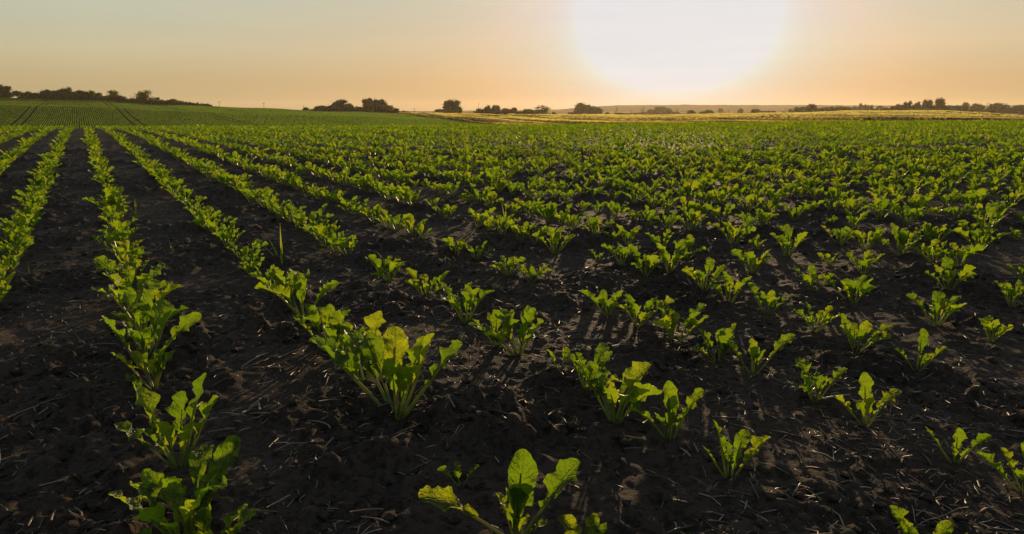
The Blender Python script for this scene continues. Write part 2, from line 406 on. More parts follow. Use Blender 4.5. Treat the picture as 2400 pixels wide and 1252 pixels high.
# ------------------------------------------------------------ beet leaves
def leaf_geo(L, W, lean0, lean1, petiole=.42, seed=0, ns=13, nq=7, ruffle=1.0, twist=0.0, stalk=True):
    """one beet leaf at the origin, arching towards +X; returns V, F(quads), uv, matidx"""
    r = np.random.default_rng(seed); W = W*.76; L = L*1.04
    n = 40; s = np.linspace(0, 1, n); al = lean0+(lean1-lean0)*s**2.0
    dx = np.sin(al)*L/(n-1); dz = np.cos(al)*L/(n-1)
    cx = np.concatenate([[0], np.cumsum(dx)[:-1]]); cz = np.concatenate([[0], np.cumsum(dz)[:-1]])
    t = np.linspace(0, 1, ns)**.92; sb = petiole+(1-petiole)*t
    bx = np.interp(sb, s, cx); bz = np.interp(sb, s, cz); ba = np.interp(sb, s, al)
    tp = np.clip((t-.0)/1.0, 0, 1)**1.45
    w = W*.5*np.clip(np.sin(math.pi*np.clip(tp*.93+.0, 0, 1)), 0, 1)**.72
    w = np.minimum(w, W*.5*np.sqrt(np.clip(1-((t-.62)/.385)**2, 0, 1)*(t > .62)+(t <= .62)))
    w = np.maximum(w, .0030*L/.12)
    w[-1] = W*.10
    q = np.linspace(-1, 1, nq); ph = r.random()*6.28; fr = 9+5*r.random()
    V = []; UV = []
    def edge():
        a1, a2, a3 = r.random(3)*6.28
        return 1+.07*np.sin(7*t+a1)+.055*np.sin(17*t+a2)+.035*np.sin(37*t+a3)*(ns > 12)
    wl = w*edge(); wr = w*edge()
    blister = r.standard_normal((ns, nq))*.024*W
    fold = .25+.5*r.random(); fr = 6+4*r.random()
    for i in range(ns):
        for j, qq in enumerate(q):
            ww = (wl if qq < 0 else wr)[i]
            y = qq*ww
            lift = abs(qq)**1.4*ww*fold+ruffle*W*abs(qq)**2.0*(.20*math.sin(fr*t[i]*2+ph+(2.1 if qq > 0 else 0))+(.075*math.sin(fr*5.3*t[i]+ph*2+(1.3 if qq > 0 else 0)) if ns > 12 else 0))*(math.sin(math.pi*min(1, t[i]*1.1))**.5 if t[i] > 0 else 0)
            lift += blister[i, j]*(t[i] > .05)*(t[i] < .98)
            tw = twist*t[i]
            yy = y*math.cos(tw)-lift*math.sin(tw); ll = y*math.sin(tw)+lift*math.cos(tw)
            # leaf normal (upper side) for lean a: (-cos a, 0, sin a)
            V.append((bx[i]-math.cos(ba[i])*ll, yy, bz[i]+math.sin(ba[i])*ll)); UV.append((t[i], (qq+1)/2))
    F = [tuple(x) for x in grid_faces(ns, nq)]; MI = [0]*len(F)
    if stalk:
        # stalk and midrib: tapering three-sided bar under the blade
        k0 = len(V); ks = np.array([0, .35*petiole, .75*petiole, petiole, petiole+.25*(1-petiole), petiole+.6*(1-petiole)])
        rad = np.array([.0042, .0032, .0028, .0028, .0018, .0008])*L/.13
        if ns < 12: ks = ks[[0, 3, 5]]; rad = rad[[0, 3, 5]]
        for a_, rr in zip(ks, rad):
            x0 = np.interp(a_, s, cx); z0 = np.interp(a_, s, cz); a0 = np.interp(a_, s, al)
            for th in (0.0, 1.57, 3.14, 4.71):
                o1 = math.cos(th)*rr; o2 = (math.sin(th)*.8-.75)*rr
                V.append((x0-math.cos(a0)*o2, o1, z0+math.sin(a0)*o2)); UV.append((a_, .5))
        for i in range(len(ks)-1):
            for j in range(4):
                a = k0+i*4+j; b = k0+i*4+(j+1) % 4; F.append((a, b, b+4, a+4)); MI.append(1)
    return np.array(V), np.array(F), np.array(UV), np.array(MI)
def rotz(V, a): c, s = math.cos(a), math.sin(a); return np.stack([V[:, 0]*c-V[:, 1]*s, V[:, 0]*s+V[:, 1]*c, V[:, 2]], 1)
# leaf spec: (azimuth deg in the plant: 0 = +X, lean0, lean1, length, width, twist)
def random_spec(r, n=None):
    n = n or r.integers(7, 11); sp = []; a0 = r.random()*360
    for i in range(n):
        az = a0+i*137.5+r.normal()*14
        inner = i/n
        L = .145*(1-.38*inner**2)*r.uniform(.80, 1.12)
        lean = r.uniform(24, 50)*(1-.62*inner); sp.append((az, lean, lean+r.uniform(4, 62)*(1-.35*inner), L, L*r.uniform(.30, .42), r.normal()*.45, r.uniform(.34, .48)))
    return sp
def leaves_of(spec, seed, ns=13, nq=7, stalk=True):
    res = []
    for i, (az, l0, l1, L, W, tw, pet) in enumerate(spec):
        V, F, UV, MI = leaf_geo(L, W, R(l0), R(l1), pet, seed*31+i, ns, nq, 1.0, tw, stalk)
        side = np.random.default_rng(seed*77+i).normal()*1.1; V[:, 1] += side*V[:, 0]**2; V = rotz(V+np.array([.003, 0, -.006]), R(az)); res.append((V, F, UV, MI))
    return res
VAR = [random_spec(np.random.default_rng(100+i)) for i in range(22)]
SMALL = [random_spec(np.random.default_rng(300+i), 4) for i in range(4)]
_leafmesh = {}
def leaf_meshes(key, spec, hi=True):
    if key not in _leafmesh:
        L = []
        for V, F, UV, MI in leaves_of(spec, hash(key) % 1000 if not isinstance(key, int) else key, *( (22, 9) if hi else (10, 5))):
            L.append(mesh_np('leaf', V, F, [M_LEAF, M_STEM], uv=UV, rnd=np.full(len(V), random.random()*.5), matidx=MI))
        _leafmesh[key] = L
    return _leafmesh[key]

C0, SP = .1056, .4703      # across-row offset of row 0 and row spacing (fitted from the photograph)
def along(x, y): return x*DX+y*DY
def across(x, y): return x*NX+y*NY
def px_of(x, y, z):
    dy, dz = y, z-H
    yc = dy*math.cos(PHI)-dz*math.sin(PHI); zc = dy*math.sin(PHI)+dz*math.cos(PHI)
    if yc < .05: return None
    return CX+FPX*x/yc, CY-FPX*zc/yc, yc
# plants read from the photograph: (row, base x, base y, height px, key, label)
_h = {}
def S(*a): return [tuple(x) for x in a]
# hero plants: azimuth 0 = right of picture, 90 = away, 180 = left, 270 = towards camera
HERO = {
 'A': S((92, 2, 10, .165, .066, .1, .36), (14, 30, 34, .175, .060, .5, .40), (186, 54, 108, .175, .062, -.4, .42), (272, 5, 14, .122, .062, .1, .40), (150, 22, 50, .085, .034, .5, .4), (290, 20, 35, .075, .03, .3, .4), (330, 35, 60, .075, .032, .2, .5), (240, 15, 25, .07, .03, .1, .4), (250, 12, 5, .115, .045, .2, .38)),
 'B': S((172, 42, 50, .190, .060, .1, .46), (150, 30, 48, .170, .060, .2, .44), (15, 24, 30, .150, .046, .2, .42), (350, 38, 50, .172, .056, .6, .46), (100, 10, 40, .150, .058, .3, .42), (140, 24, 44, .150, .06, .1, .4), (265, 8, 16, .110, .045, .2, .4), (310, 20, 30, .105, .04, -.5, .42), (55, 25, 40, .14, .045, 0, .4)),
 'C': S((165, 16, 30, .150, .042, .3, .38), (170, 38, 44, .105, .018, .2, .5), (20, 30, 52, .135, .046, -.4, .40), (60, 28, 60, .125, .042, .3, .4), (280, 5, 20, .085, .036, .1, .4), (330, 18, 40, .105, .036, .5, .4), (120, 10, 22, .09, .032, 0, .4)),
 'D': S((185, 34, 78, .140, .046, .2, .48), (15, 28, 46, .150, .044, .4, .44), (95, 4, 18, .150, .050, .1, .42), (260, 8, 20, .090, .035, .1, .42), (200, 20, 40, .095, .036, .2, .4), (330, 18, 35, .105, .036, .2, .4), (60, 12, 25, .12, .04, .1, .4)),
 'E': S((178, 38, 58, .140, .044, .3, .46), (10, 32, 62, .140, .054, .1, .42), (90, 6, 18, .155, .056, .1, .38), (265, 8, 22, .100, .042, .1, .42), (320, 18, 40, .105, .040, .3, .4), (210, 20, 40, .10, .038, .2, .4)),
 'F': S((165, 22, 18, .190, .060, .3, .42), (180, 42, 62, .150, .048, .1, .45), (30, 18, 30, .195, .048, .3, .42), (15, 30, 40, .165, .055, .2, .42), (70, 12, 24, .15, .055, .1, .42), (260, 8, 30, .12, .05, .1, .4), (330, 24, 30, .12, .04, .3, .4), (200, 20, 50, .11, .045, .2, .4)),
 'H': S((172, 36, 40, .130, .024, .4, .5), (90, 4, 12, .105, .045, .1, .42), (10, 36, 56, .115, .036, .2, .48), (300, 15, 30, .07, .03, .1, .4), (200, 12, 22, .07, .028, 0, .4)),
 'I': S((178, 40, 72, .115, .030, .2, .5), (85, 6, 16, .140, .046, .1, .45), (10, 38, 50, .120, .028, .2, .5), (280, 10, 20, .075, .03, .1, .4), (330, 20, 30, .08, .03, 0, .4)),
 'J': S((175, 32, 50, .125, .045, .2, .40), (12, 40, 58, .150, .044, .4, .42), (100, 6, 20, .095, .036, .1, .42), (260, 8, 22, .085, .034, .1, .42), (310, 16, 35, .08, .03, .1, .4)),
}
HAND = [
 (1, 1210, 1264, 212, 'A', 'largest beet plant near the bottom edge, tall upright leaf beside a drooping one'),
 (1, 932, 976, 205, 'B', 'broad bushy beet plant ending the dense row, long stalks fanned wide'),
 (2, 1710, 1126, 140, 'C', 'lone V-shaped beet plant with small insect holes in its tall leaf'),
 (2, 1570, 1031, 124, 'D', 'beet plant with one round leaf hanging out beside an upright middle leaf'),
 (3, 2030, 996, 110, 'E', 'compact cup-shaped beet plant standing alone between two gaps in its row'),
 (0, 420, 1106, 205, 'F', 'tall dense beet plant one step behind the bottom plant of its row'),
 (3, 2240, 1083, 84, 'H', 'sparse beet plant with a narrow leaf held out like an arm'),
 (4, 2150, 873, 85, 'I', 'slender beet plant with one upright leaf and two thin side leaves'),
 (3, 1765, 881, 88, 'J', 'beet plant with two long leaves spread wide like wings'),
 (1, 1080, 1143, 68, 's0', 'tiny beet seedling with two stalks just behind the largest plant'),
 (1, 1375, 1325, 112, 3, 'beet plant cut off by the bottom edge, only leaf tips showing'),
 (0, 480, 1345, 165, 5, 'beet plant cut off by the bottom edge at the near end of the dense row'),
 (0, 425, 1305, 165, 20, 'beet plant with round outer leaf just above the bottom edge, dense row'),
 (0, 455, 1237, 178, 7, 'broad-leaved beet plant with a curled hooked leaf, low in the dense row'),
 (1, 765, 806, 105, 19, 'beet plant third behind the wide bushy end plant, tips raised'),
 (1, 712, 762, 112, 1, 'beet plant fourth behind the wide bushy end plant, stalks pale at base'),
 (1, 668, 716, 95, 13, 'beet plant fifth behind the wide bushy end plant'),
 (0, 335, 812, 100, 15, 'beet plant third behind the lower one of the dense row'),
 (0, 322, 762, 112, 21, 'beet plant fourth behind the lower one of the dense row'),
 (0, 308, 714, 105, 0, 'beet plant fifth behind the lower one of the dense row'),
 (2, 2165, 1335, 130, 9, 'beet plant at the bottom edge with a bare gap of soil around it'),
 (2, 1442, 984, 150, 10, 'tall narrow beet plant touching its smaller neighbour behind'),
 (2, 1375, 918, 112, 12, 'beet plant half hidden behind the tall narrow one'),
 (2, 1312, 881, 52, 's1', 'small low beet plant between two gaps of the middle row'),
 (2, 1213, 829, 112, 1, 'beet plant with upright petioles at the near end of a trio'),
 (2, 1165, 806, 92, 14, 'middle beet plant of a close trio, leaves crossing both neighbours'),
 (2, 1092, 756, 95, 16, 'rear beet plant of a close trio with a wide leaf reaching out'),
 (2, 1000, 700, 76, 2, 'open-crowned beet plant standing behind the close trio'),
 (1, 855, 900, 140, 17, 'bushy beet plant merging with the wide end plant of its row'),
 (1, 800, 838, 100, 4, 'beet plant with overlapping leaves second behind the wide end plant'),
 (0, 362, 923, 95, 6, 'lower beet plant in the dense row with bare stalks showing at its foot'),
 (0, 343, 866, 150, 8, 'tall beet plant directly behind a lower one in the dense row'),
 (3, 2405, 1155, 118, 11, 'beet plant partly cut off by the picture edge beside bare soil'),
 (3, 1910, 943, 96, 13, 'beet plant with one outer leaf curling inward, in front of straw litter'),
 (3, 1683, 846, 88, 15, 'beet plant of medium height with a cluster of crowded inner leaves'),
 (3, 1580, 801, 104, 18, 'full round-topped beet plant at the near end of a group of three'),
 (3, 1495, 766, 90, 19, 'beet plant in the middle of a group of three, leaves interlocked'),
 (3, 1425, 742, 78, 20, 'beet plant at the rear of a group of three with low leaves'),
 (3, 1245, 662, 55, 21, 'small beet plant with one long leaf raised beyond the others'),
 (3, 1192, 645, 52, 0, 'small squat beet plant touching its long-leaved neighbour'),
 (3, 1118, 607, 46, 2, 'small beet plant behind a bare patch of soil'),
 (3, 1070, 600, 50, 16, 'small upright beet plant with a narrow foot beside a similar one'),
 (4, 1400, 612, 30, 's2', 'tiny beet seedling in an otherwise empty stretch of row'),
 (4, 1457, 628, 58, 1, 'beet plant just behind three overlapping ones, two raised leaves'),
 (4, 1513, 645, 62, 4, 'round-leaved beet plant touching the next plant in front'),
 (4, 1566, 671, 66, 6, 'beet plant with pale stalks and a gap of bare soil before it'),
 (4, 1650, 692, 74, 18, 'beet plant with one broad crinkled upright leaf'),
 (4, 1710, 713, 84, 14, 'beet plant with a leaf bent over on each flank'),
 (4, 1797, 736, 70, 17, 'beet plant with a bowed outer leaf and two thin upright tips'),
 (4, 1912, 781, 80, 12, 'beet plant with its tallest leaf tilted back, pale dry leaf at foot'),
 (4, 2005, 822, 84, 20, 'beet plant with three raised leaves over crossing straws'),
 (5, 1765, 641, 62, 10, 'beet plant with a single raised leaf and a low nodding one'),
 (5, 1905, 686, 64, 8, 'narrow beet plant close beside a wider one'),
 (5, 2000, 711, 76, 3, 'wide dark beet plant with a leaf curved towards its narrow neighbour'),
 (5, 2195, 766, 86, 5, 'upright beet plant alone in the fifth row, wavy leaf edges'),
 (5, 2322, 800, 60, 9, 'low spreading beet plant near the picture edge with dry leaf tip'),
]
ORD = ['first', 'second', 'third', 'fourth', 'fifth', 'sixth', 'seventh', 'eighth', 'ninth', 'tenth', 'eleventh', 'twelfth', 'thirteenth', 'fourteenth', 'fifteenth', 'sixteenth', 'seventeenth', 'eighteenth', 'nineteenth', 'twentieth', 'twenty-first', 'twenty-second', 'twenty-third', 'twenty-fourth', 'twenty-fifth', 'twenty-sixth', 'twenty-seventh', 'twenty-eighth', 'twenty-ninth', 'thirtieth'] + ['thirty-'+x for x in ('first', 'second', 'third', 'fourth', 'fifth', 'sixth', 'seventh', 'eighth', 'ninth')] + ['fortieth'] + ['forty-'+x for x in ('first', 'second', 'third', 'fourth', 'fifth', 'sixth', 'seventh', 'eighth', 'ninth')] + ['fiftieth'] + ['fifty-'+x for x in ('first', 'second', 'third', 'fourth', 'fifth', 'sixth', 'seventh', 'eighth', 'ninth')]
plants = []   # dict(x, y, h, key, label, row)
handrow = {}
for row, px, py, hp, key, lab in HAND:
    x, y, z = place(px, py); q = px_of(x, y, z)
    h = hp*q[2]/FPX*1.0
    plants.append(dict(x=x, y=y, h=h, key=key, label=lab, row=row, hand=True))
    handrow.setdefault(row, []).append(along(x, y))
# the rest of the field, row by row
pr = np.random.default_rng(77)
NROW_L, NROW_R = -70, 175
rest = []
# where the hand-read stretch of a row ends (metres along the row)
for row in range(NROW_L, NROW_R):
    off = C0+SP*row
    a = -20.0 if row not in handrow else max(handrow[row])+.17
    while a < 95:
        a += max(.10, pr.normal(.172, .030))
        x = a*DX+off*NX; y = a*DY+off*NY
        if y < .9: continue
        u = x/y
        if abs(u) > .80 or y > crest_y(u)+3: continue
        if pr.random() < (.05 if row < 2 or y > 5 else .13): continue
        x += pr.normal()*.018*NX; y += pr.normal()*.018*NY
        hh = max(.055, pr.normal(.120, .022))
        if pr.random() < .05: hh *= .55
        if row in (0, 1, -1): hh *= .96
        rest.append((x, y, hh, row))
rest.sort(key=lambda p: p[0]**2+p[1]**2)
cand = []; far_pl = []
for p in rest:
    q = px_of(p[0], p[1], float(near_z(np.array([p[0]]), np.array([p[1]]))[0]))
    vis = q is not None and -70 < q[0] < 2470 and q[1] < 1390
    cand.append((p[2]/q[2] if vis else 0, p)) if vis else far_pl.append(p)
cand.sort(key=lambda c: -c[0])
NIND = 296-len(plants)
for s_, p in cand[:NIND]:
    plants.append(dict(x=p[0], y=p[1], h=p[2], key=None, label=None, row=p[3], hand=False))
far_pl += [p for s_, p in cand[NIND:]]
# labels: counted from the near end of each row, rows counted from the left picture edge
rows_in = {}
for p in plants: rows_in.setdefault(p['row'], []).append(p)
ROWNAME = {-3: 'third row beyond the straight dense row on its far side', -2: 'second row outside the two dense rows at the picture edge', -1: 'row that enters at the picture edge beside the dense row', 0: 'dense row that reaches the bottom edge', 1: 'row ending in the wide bushy plant'}
for k, lst in rows_in.items():
    lst.sort(key=lambda p: along(p['x'], p['y']))
    for i, p in enumerate(lst):
        if p['label'] is None:
            rn_ = 'the dense row that reaches the bottom edge' if k == 0 else ((ORD[k-1]+' row past the dense bottom row') if k > 0 else (ORD[-k-1]+' row outside the dense bottom row'))
            p['label'] = 'beet plant %s from near end, %s' % (ORD[i], rn_)
for i, p in enumerate(plants):
    key = p['key']
    if key is None: key = int(pr.integers(0, 22))
    spec = HERO[key] if key in HERO else (SMALL[int(key[1])] if isinstance(key, str) else VAR[key])
    base_h = {'A': .155, 'B': .152, 'C': .135, 'D': .135, 'E': .135, 'F': .182, 'H': .10, 'I': .12, 'J': .10}.get(key, .126)
    meshes = leaf_meshes(sum(ord(c)*7 for c in key) if isinstance(key, str) else key, spec, True)
    sc = p['h']/base_h
    root = empty('sugar_beet_plant', (p['x'], p['y'], gn(p['x'], p['y'])-.002), 0 if key in HERO else pr.random()*6.283)
    root.rotation_euler[0] = pr.normal()*.05; root.rotation_euler[1] = pr.normal()*.05
    root.scale = (sc, sc, sc*pr.uniform(.95, 1.06))
    tag(root, p['label'], 'beet plant', 'young sugar beet plants growing in rows')
    n_use = len(meshes)
    for me in meshes[:n_use]: obj('leaf', me, root)
# everything farther back: one mass of real plants
def merged(name, specs, pts, ns, nq, stalk, seed0, grow=1.0):
    protos = []
    for i, sp in enumerate(specs):
        parts = leaves_of(sp, 500+i, ns, nq, stalk); off = 0; V = []; F = []; UV = []; MI = []; RN = []
        for v, f, uv, mi in parts:
            V.append(v); F.append(f+off); UV.append(uv); MI.append(mi); RN.append(np.full(len(v), random.random()*.35)); off += len(v)
        protos.append([np.concatenate(a) for a in (V, F, UV, MI, RN)])
    Vs = []; Fs = []; U = []; M = []; RR = []; off = 0
    P = np.array([(p[0], p[1], p[2]) for p in pts]); Z = ground(P[:, 0], P[:, 1])
    near = P[:, 1] < 14; Z[near] += soil_relief(P[near, 0], P[near, 1])
    for (x, y, h), z in zip(P, Z):
        k = int(pr.integers(0, len(protos))); V, F, UV, MI, RN = protos[k]
        a = pr.random()*6.283; sc = h/.118*grow; v = rotz(V, a)*sc+np.array([x, y, z-.002])
        Vs.append(v); Fs.append(F+off); U.append(UV); M.append(MI); RR.append((RN+pr.random()*.65) % 1.0); off += len(v)
    return mesh_np(name, np.concatenate(Vs), np.concatenate(Fs), [M_LEAF, M_STEM], uv=np.concatenate(U), rnd=np.concatenate(RR), matidx=np.concatenate(M))
fp = sorted(far_pl, key=lambda p: p[1])
mid_p = [p for p in fp if p[1] < 11]; far_p = [p for p in fp if p[1] >= 11]
print('plants', len(plants), 'mid', len(mid_p), 'far', len(far_p))
m1 = merged('beet_rows', VAR[:12], mid_p, 6, 5, True, 0)
m2 = merged('beet_rows_far', [s[:5] for s in VAR[:10]], far_p, 4, 3, False, 0, 1.08)
o = obj('beet_rows', m1); tag(o, 'carpet of young beet rows running on behind the near plants', 'beet crop', kind='stuff')
o = obj('beet_rows_beyond', m2); tag(o, 'tightly packed far beet rows reaching the crest of the near field', 'beet crop', kind='stuff')

# ------------------------------------------------------------ beet rows on the far hill
def hill_rows():
    r = np.random.default_rng(9); X = []; Y = []
    for oo in np.arange(-150, 330, .50):
        if any(abs(((oo-10.0-c) % 25.0)) < .55 for c in (.3, 2.3)): continue
        n = 800; y = 104*np.exp(r.random(n)*math.log(402/104)); s_ = (y-oo*NY)/DY; x = s_*DX+oo*NX
        k = (np.abs(x/y) < .88) & ~is_wheat(x, y) & (y < 398); X.append(x[k]); Y.append(y[k])
    X = np.concatenate(X); Y = np.concatenate(Y); n = len(X)
    X = X+r.normal(0, .035, n); Z = ground(X, Y)
    w = .10+.0004*Y*r.random(n); h = (.08+.07*r.random(n)); a = r.random(n)*math.pi; cx, cy = np.cos(a)*w, np.sin(a)*w
    j = r.normal(0, .05, (4, n)); tl = r.normal(0, .05, (2, n))
    V = np.stack([np.stack([X-cx*.5, Y-cy*.5, Z-.01], 1), np.stack([X+cx*.5, Y+cy*.5, Z-.01], 1), np.stack([X+cx+tl[0], Y+cy+tl[1], Z+h], 1), np.stack([X-cx+tl[0], Y-cy+tl[1], Z+h*.8], 1)], 1).reshape(-1, 3)
    F = np.arange(n*4).reshape(-1, 4); print('hill quads', n)
    o = obj('hillside_beet_rows', mesh_np('hillside_beet_rows', V, F, M_HILLROW, rnd=np.repeat(r.random(n), 4), smooth=False))
    tag(o, 'green beet rows combed up the far hillside with dark wheel tracks', 'beet crop', kind='stuff')
hill_rows()
def wheat():
    r = np.random.default_rng(21); n = 330000
    Y = 95*np.exp(r.random(n)*math.log(476/95)); u = r.uniform(-.36, .95, n); X = u*Y
    d = (X-BA[0])*BN[0]+(Y-BA[1])*BN[1]
    dd = d+fbm(Y/60, d/60, 2)*3
    tr = ((dd % 24) < 1.3) | (((dd-2.6) % 24) < 1.3)
    # drill misses and lodged streaks along the working direction
    al = X*BD[0]+Y*BD[1]
    streak = fbm(dd/2.2, al/70, 3)
    keep = is_wheat(X, Y) & ~tr & (streak+.9*np.clip(fbm(dd/9, al/160, 2), -.4, .25) > -.12) & (d > 1.2)
    keep &= ~((Y > 440) & (u > .52) & (u < .8))
    lines = fbm(dd/3.0+5, al/120, 3); wide = fbm(dd/14, al/110, 2); edge = np.minimum((dd % 24), 24-(dd % 24))
    ripe_lit = .68+.28*np.clip((Y-320)/60, 0, 1)*np.clip((u-.15)/.15, 0, 1)+1.1*lines+.5*wide+.38*np.clip((Y-300)/120, -.3, 1)-.45*(edge < 2.4)+r.normal(0, .07, n)  # ripeness, plus the sunward right slope's brightness painted into the crop colour
    ripe_lit = np.clip(ripe_lit, 0, 1)
    X, Y, u, streak, ripe_lit = X[keep], Y[keep], u[keep], streak[keep], ripe_lit[keep]; n = len(X)
    Z = ground(X, Y)+fbm(X/9, Y/30, 2)*.25
    h = (.42+.25*r.random(n))*(1+.5*np.clip(streak, -.6, .6)); w = .26+.004*Y*r.random(n)
    a = r.random(n)*math.pi; cx, cy = np.cos(a)*w, np.sin(a)*w
    V = np.stack([np.stack([X-cx, Y-cy, Z-.05], 1), np.stack([X+cx, Y+cy, Z-.05], 1),
                  np.stack([X+cx*.7+r.normal(0, .06, n), Y+cy*.7, Z+h*r.uniform(.7, 1, n)], 1), np.stack([X-cx*.6+r.normal(0, .06, n), Y-cy*.6, Z+h], 1)], 1).reshape(-1, 3)
    F = np.arange(n*4).reshape(-1, 4)
    o = obj('wheat_crop', mesh_np('wheat_crop', V, F, M_WHEAT, rnd=np.repeat(ripe_lit, 4), smooth=False))
    tag(o, 'golden wheat field glowing behind the beets, dark tracks through it', 'wheat', kind='stuff')
wheat()

# ------------------------------------------------------------ straw, fibres, stones, clods
def stalk_geo(L, r0, bend, r_, seg=5):
    s = np.linspace(0, 1, seg); kink = r_.uniform(.3, .7)
    ang = np.where(s > kink, bend, 0)+r_.normal(0, .06, seg); ax = np.cumsum(np.cos(ang))*L/seg; ay = np.cumsum(np.sin(ang))*L/seg
    az = np.sin(s*math.pi)*L*.06*r_.random()
    V = []
    for i in range(seg):
        for k in range(4):
            th = k*math.pi/2+.4; V.append((ax[i]-ax.mean(), ay[i]-ay.mean()+math.cos(th)*r0*1.2, az[i]+math.sin(th)*r0*.7))
    F = [(i*4+k, i*4+(k+1) % 4, i*4+4+(k+1) % 4, i*4+4+k) for i in range(seg-1) for k in range(4)] + [(0, 1, 2, 3), ((seg-1)*4+3, (seg-1)*4+2, (seg-1)*4+1, (seg-1)*4)]
    return np.array(V), np.array(F)
sr = np.random.default_rng(31)
def scatter(name, n, mat, y0, y1, lr, rr, label, cat, tilt=.12, power=1.0, lift=.002, seg=4, bendv=.5):
    Vs = []; Fs = []; RR = []; off = 0
    Y = y0*np.exp(sr.random(n)**power*math.log(y1/y0)); X = sr.uniform(-.84, .84, n)*Y
    cl = fbm(X*1.7+9, Y*1.7, 3); keep = cl+.5*fbm(X*6, Y*6, 2) > sr.uniform(-.45, .55, n); X, Y = X[keep], Y[keep]
    Z = ground(X, Y)+soil_relief(X, Y)
    for x, y, z in zip(X, Y, Z):
        L = sr.uniform(*lr)*(1 if sr.random() < .8 else 1.7); V, F = stalk_geo(L, sr.uniform(*rr), sr.normal()*bendv, sr, seg)
        t = sr.normal()*tilt; V = np.stack([V[:, 0]*math.cos(t)-V[:, 2]*math.sin(t), V[:, 1], V[:, 0]*math.sin(t)+V[:, 2]*math.cos(t)], 1)
        V = rotz(V, sr.random()*6.283)+np.array([x, y, z+lift-sr.random()**3*.008]); Vs.append(V); Fs.append(F+off); off += len(V); RR.append(np.full(len(V), sr.random()))
    o = obj(name, mesh_np(name, np.concatenate(Vs), np.concatenate(Fs), mat, rnd=np.concatenate(RR))); tag(o, label, cat, kind='stuff')
scatter('straw_litter', 19000, M_STRAW, .95, 12, (.010, .070), (.0006, .0017), 'short pale straw bits strewn over the dark soil', 'straw litter', .16, seg=3)
scatter('root_fibres', 15000, M_FIBRE, .95, 8, (.006, .026), (.0003, .0008), 'fine reddish root fibres on the soil clods', 'plant debris', .6, lift=.004, seg=3, bendv=1.2)
# the straw stalks one can pick out, read from the photograph: (x, y, length px, angle deg, bend, what)
STRAWS = [
 (925, 1055, 75, 28, .1, 'straight pale straw stalk behind the tiny seedling'), (690, 1165, 55, 58, .9, 'kinked straw stalk with a split upper half, on bare soil'),
 (655, 1180, 60, 32, .2, 'thin straw stalk with two sun-bright knots'), (620, 985, 80, 176, .1, 'long flat straw stalk lying level below the crossed pair'),
 (600, 950, 40, 70, .1, 'short straw forming the upright arm of a crossed pair'), (608, 955, 30, 125, .1, 'short straw forming the slanting arm of a crossed pair'),
 (750, 995, 70, 155, .3, 'bent brown straw stalk lying against a clod'), (765, 1045, 50, 55, .1, 'thin straight straw stalk slanting towards the wide bushy plant'),
 (665, 1052, 50, 178, .0, 'short level straw with a reddish end'), (180, 898, 60, 150, .3, 'pale bent straw beside the dense row'),
 (60, 968, 55, 40, .2, 'thick straw piece with a lit end near the picture edge'), (125, 950, 60, 20, .1, 'long thin straw stalk reaching from the picture edge'),
 (105, 962, 30, 75, .8, 'hooked straw piece standing on one end'), (228, 870, 60, 12, .1, 'straight straw stalk with an orange-lit tip'),
 (1315, 1120, 70, 60, .3, 'upright straw stalk beside the largest plant'), (1340, 1140, 45, 150, .2, 'thick straw with a glowing end beside the largest plant'),
 (1300, 1165, 45, 55, .5, 'kinked straw at the foot of the largest plant'), (860, 1215, 90, 178, .05, 'long level straw stalk at the bottom edge'),
 (880, 1235, 80, 165, .2, 'split straw stalk at the bottom edge below the level one'), (1165, 1240, 40, 150, .1, 'thick straw stub at the foot of the largest plant'),
 (1520, 995, 45, 25, .1, 'pale straw stalk beside the plant with the hanging leaf'), (1740, 1010, 50, 135, .3, 'flattened straw stalk behind the holed-leaf plant'),
 (1700, 985, 70, 172, .2, 'bowed straw stalk behind the holed-leaf plant'), (1605, 1068, 36, 105, .05, 'short straw standing near the holed-leaf plant'),
 (1630, 1058, 24, 85, .05, 'very short straw standing near the holed-leaf plant'), (1875, 1045, 60, 140, .2, 'dark straw stalk running down a soil crack'),
 (1925, 1070, 60, 150, .1, 'thin orange-lit straw stalk beyond the soil crack'), (1872, 1075, 40, 65, .1, 'short pale upright straw near the soil crack'),
 (1870, 1150, 45, 35, .0, 'thick round straw piece on bare dark soil'), (1905, 1165, 40, 110, .2, 'forked pale straw husk on bare dark soil'),
 (1340, 640, 60, 30, .1, 'straw stalk lying behind the group of three'), (830, 700, 60, 10, .2, 'pale straw between two sparse rows'),
 (690, 830, 90, 28, .1, 'long straw stalk beside the row with the wide end plant'), (600, 845, 70, 45, .1, 'thin dark straw leaning on crumbs'),
 (2360, 895, 60, 155, .1, 'pale straw stalk near the picture edge'), (2325, 1195, 40, 95, .0, 'straw stub glowing at the bottom corner'),
 (2290, 960, 40, 40, .1, 'pale straw husk on bare soil near the picture edge'), (2100, 985, 60, 172, .1, 'level straw beside the cup-shaped plant'),
 (1960, 945, 90, 5, .1, 'long level straw behind the cup-shaped plant'), (1815, 830, 60, 20, .1, 'thin straw in the gap behind the wing-leaved plant'),
 (150, 640, 75, 8, .1, 'long pale straw near the grass tuft at the picture edge'), (100, 640, 60, 175, .1, 'level thin straw behind the grass tuft'),
 (300, 730, 50, 160, .3, 'short straw beside the dense row'), (440, 710, 60, 10, .1, 'straw stalk between the two dense rows'),
 (520, 1010, 70, 5, .1, 'thin straw stalk beside the tall dense plant'), (290, 1130, 50, 140, .2, 'straw stub beside the broad-leaved plant'),
 (190, 1230, 50, 145, .2, 'orange-ended straw piece at the bottom edge'), (130, 1160, 60, 15, .1, 'thin straw at the bottom corner'),
]
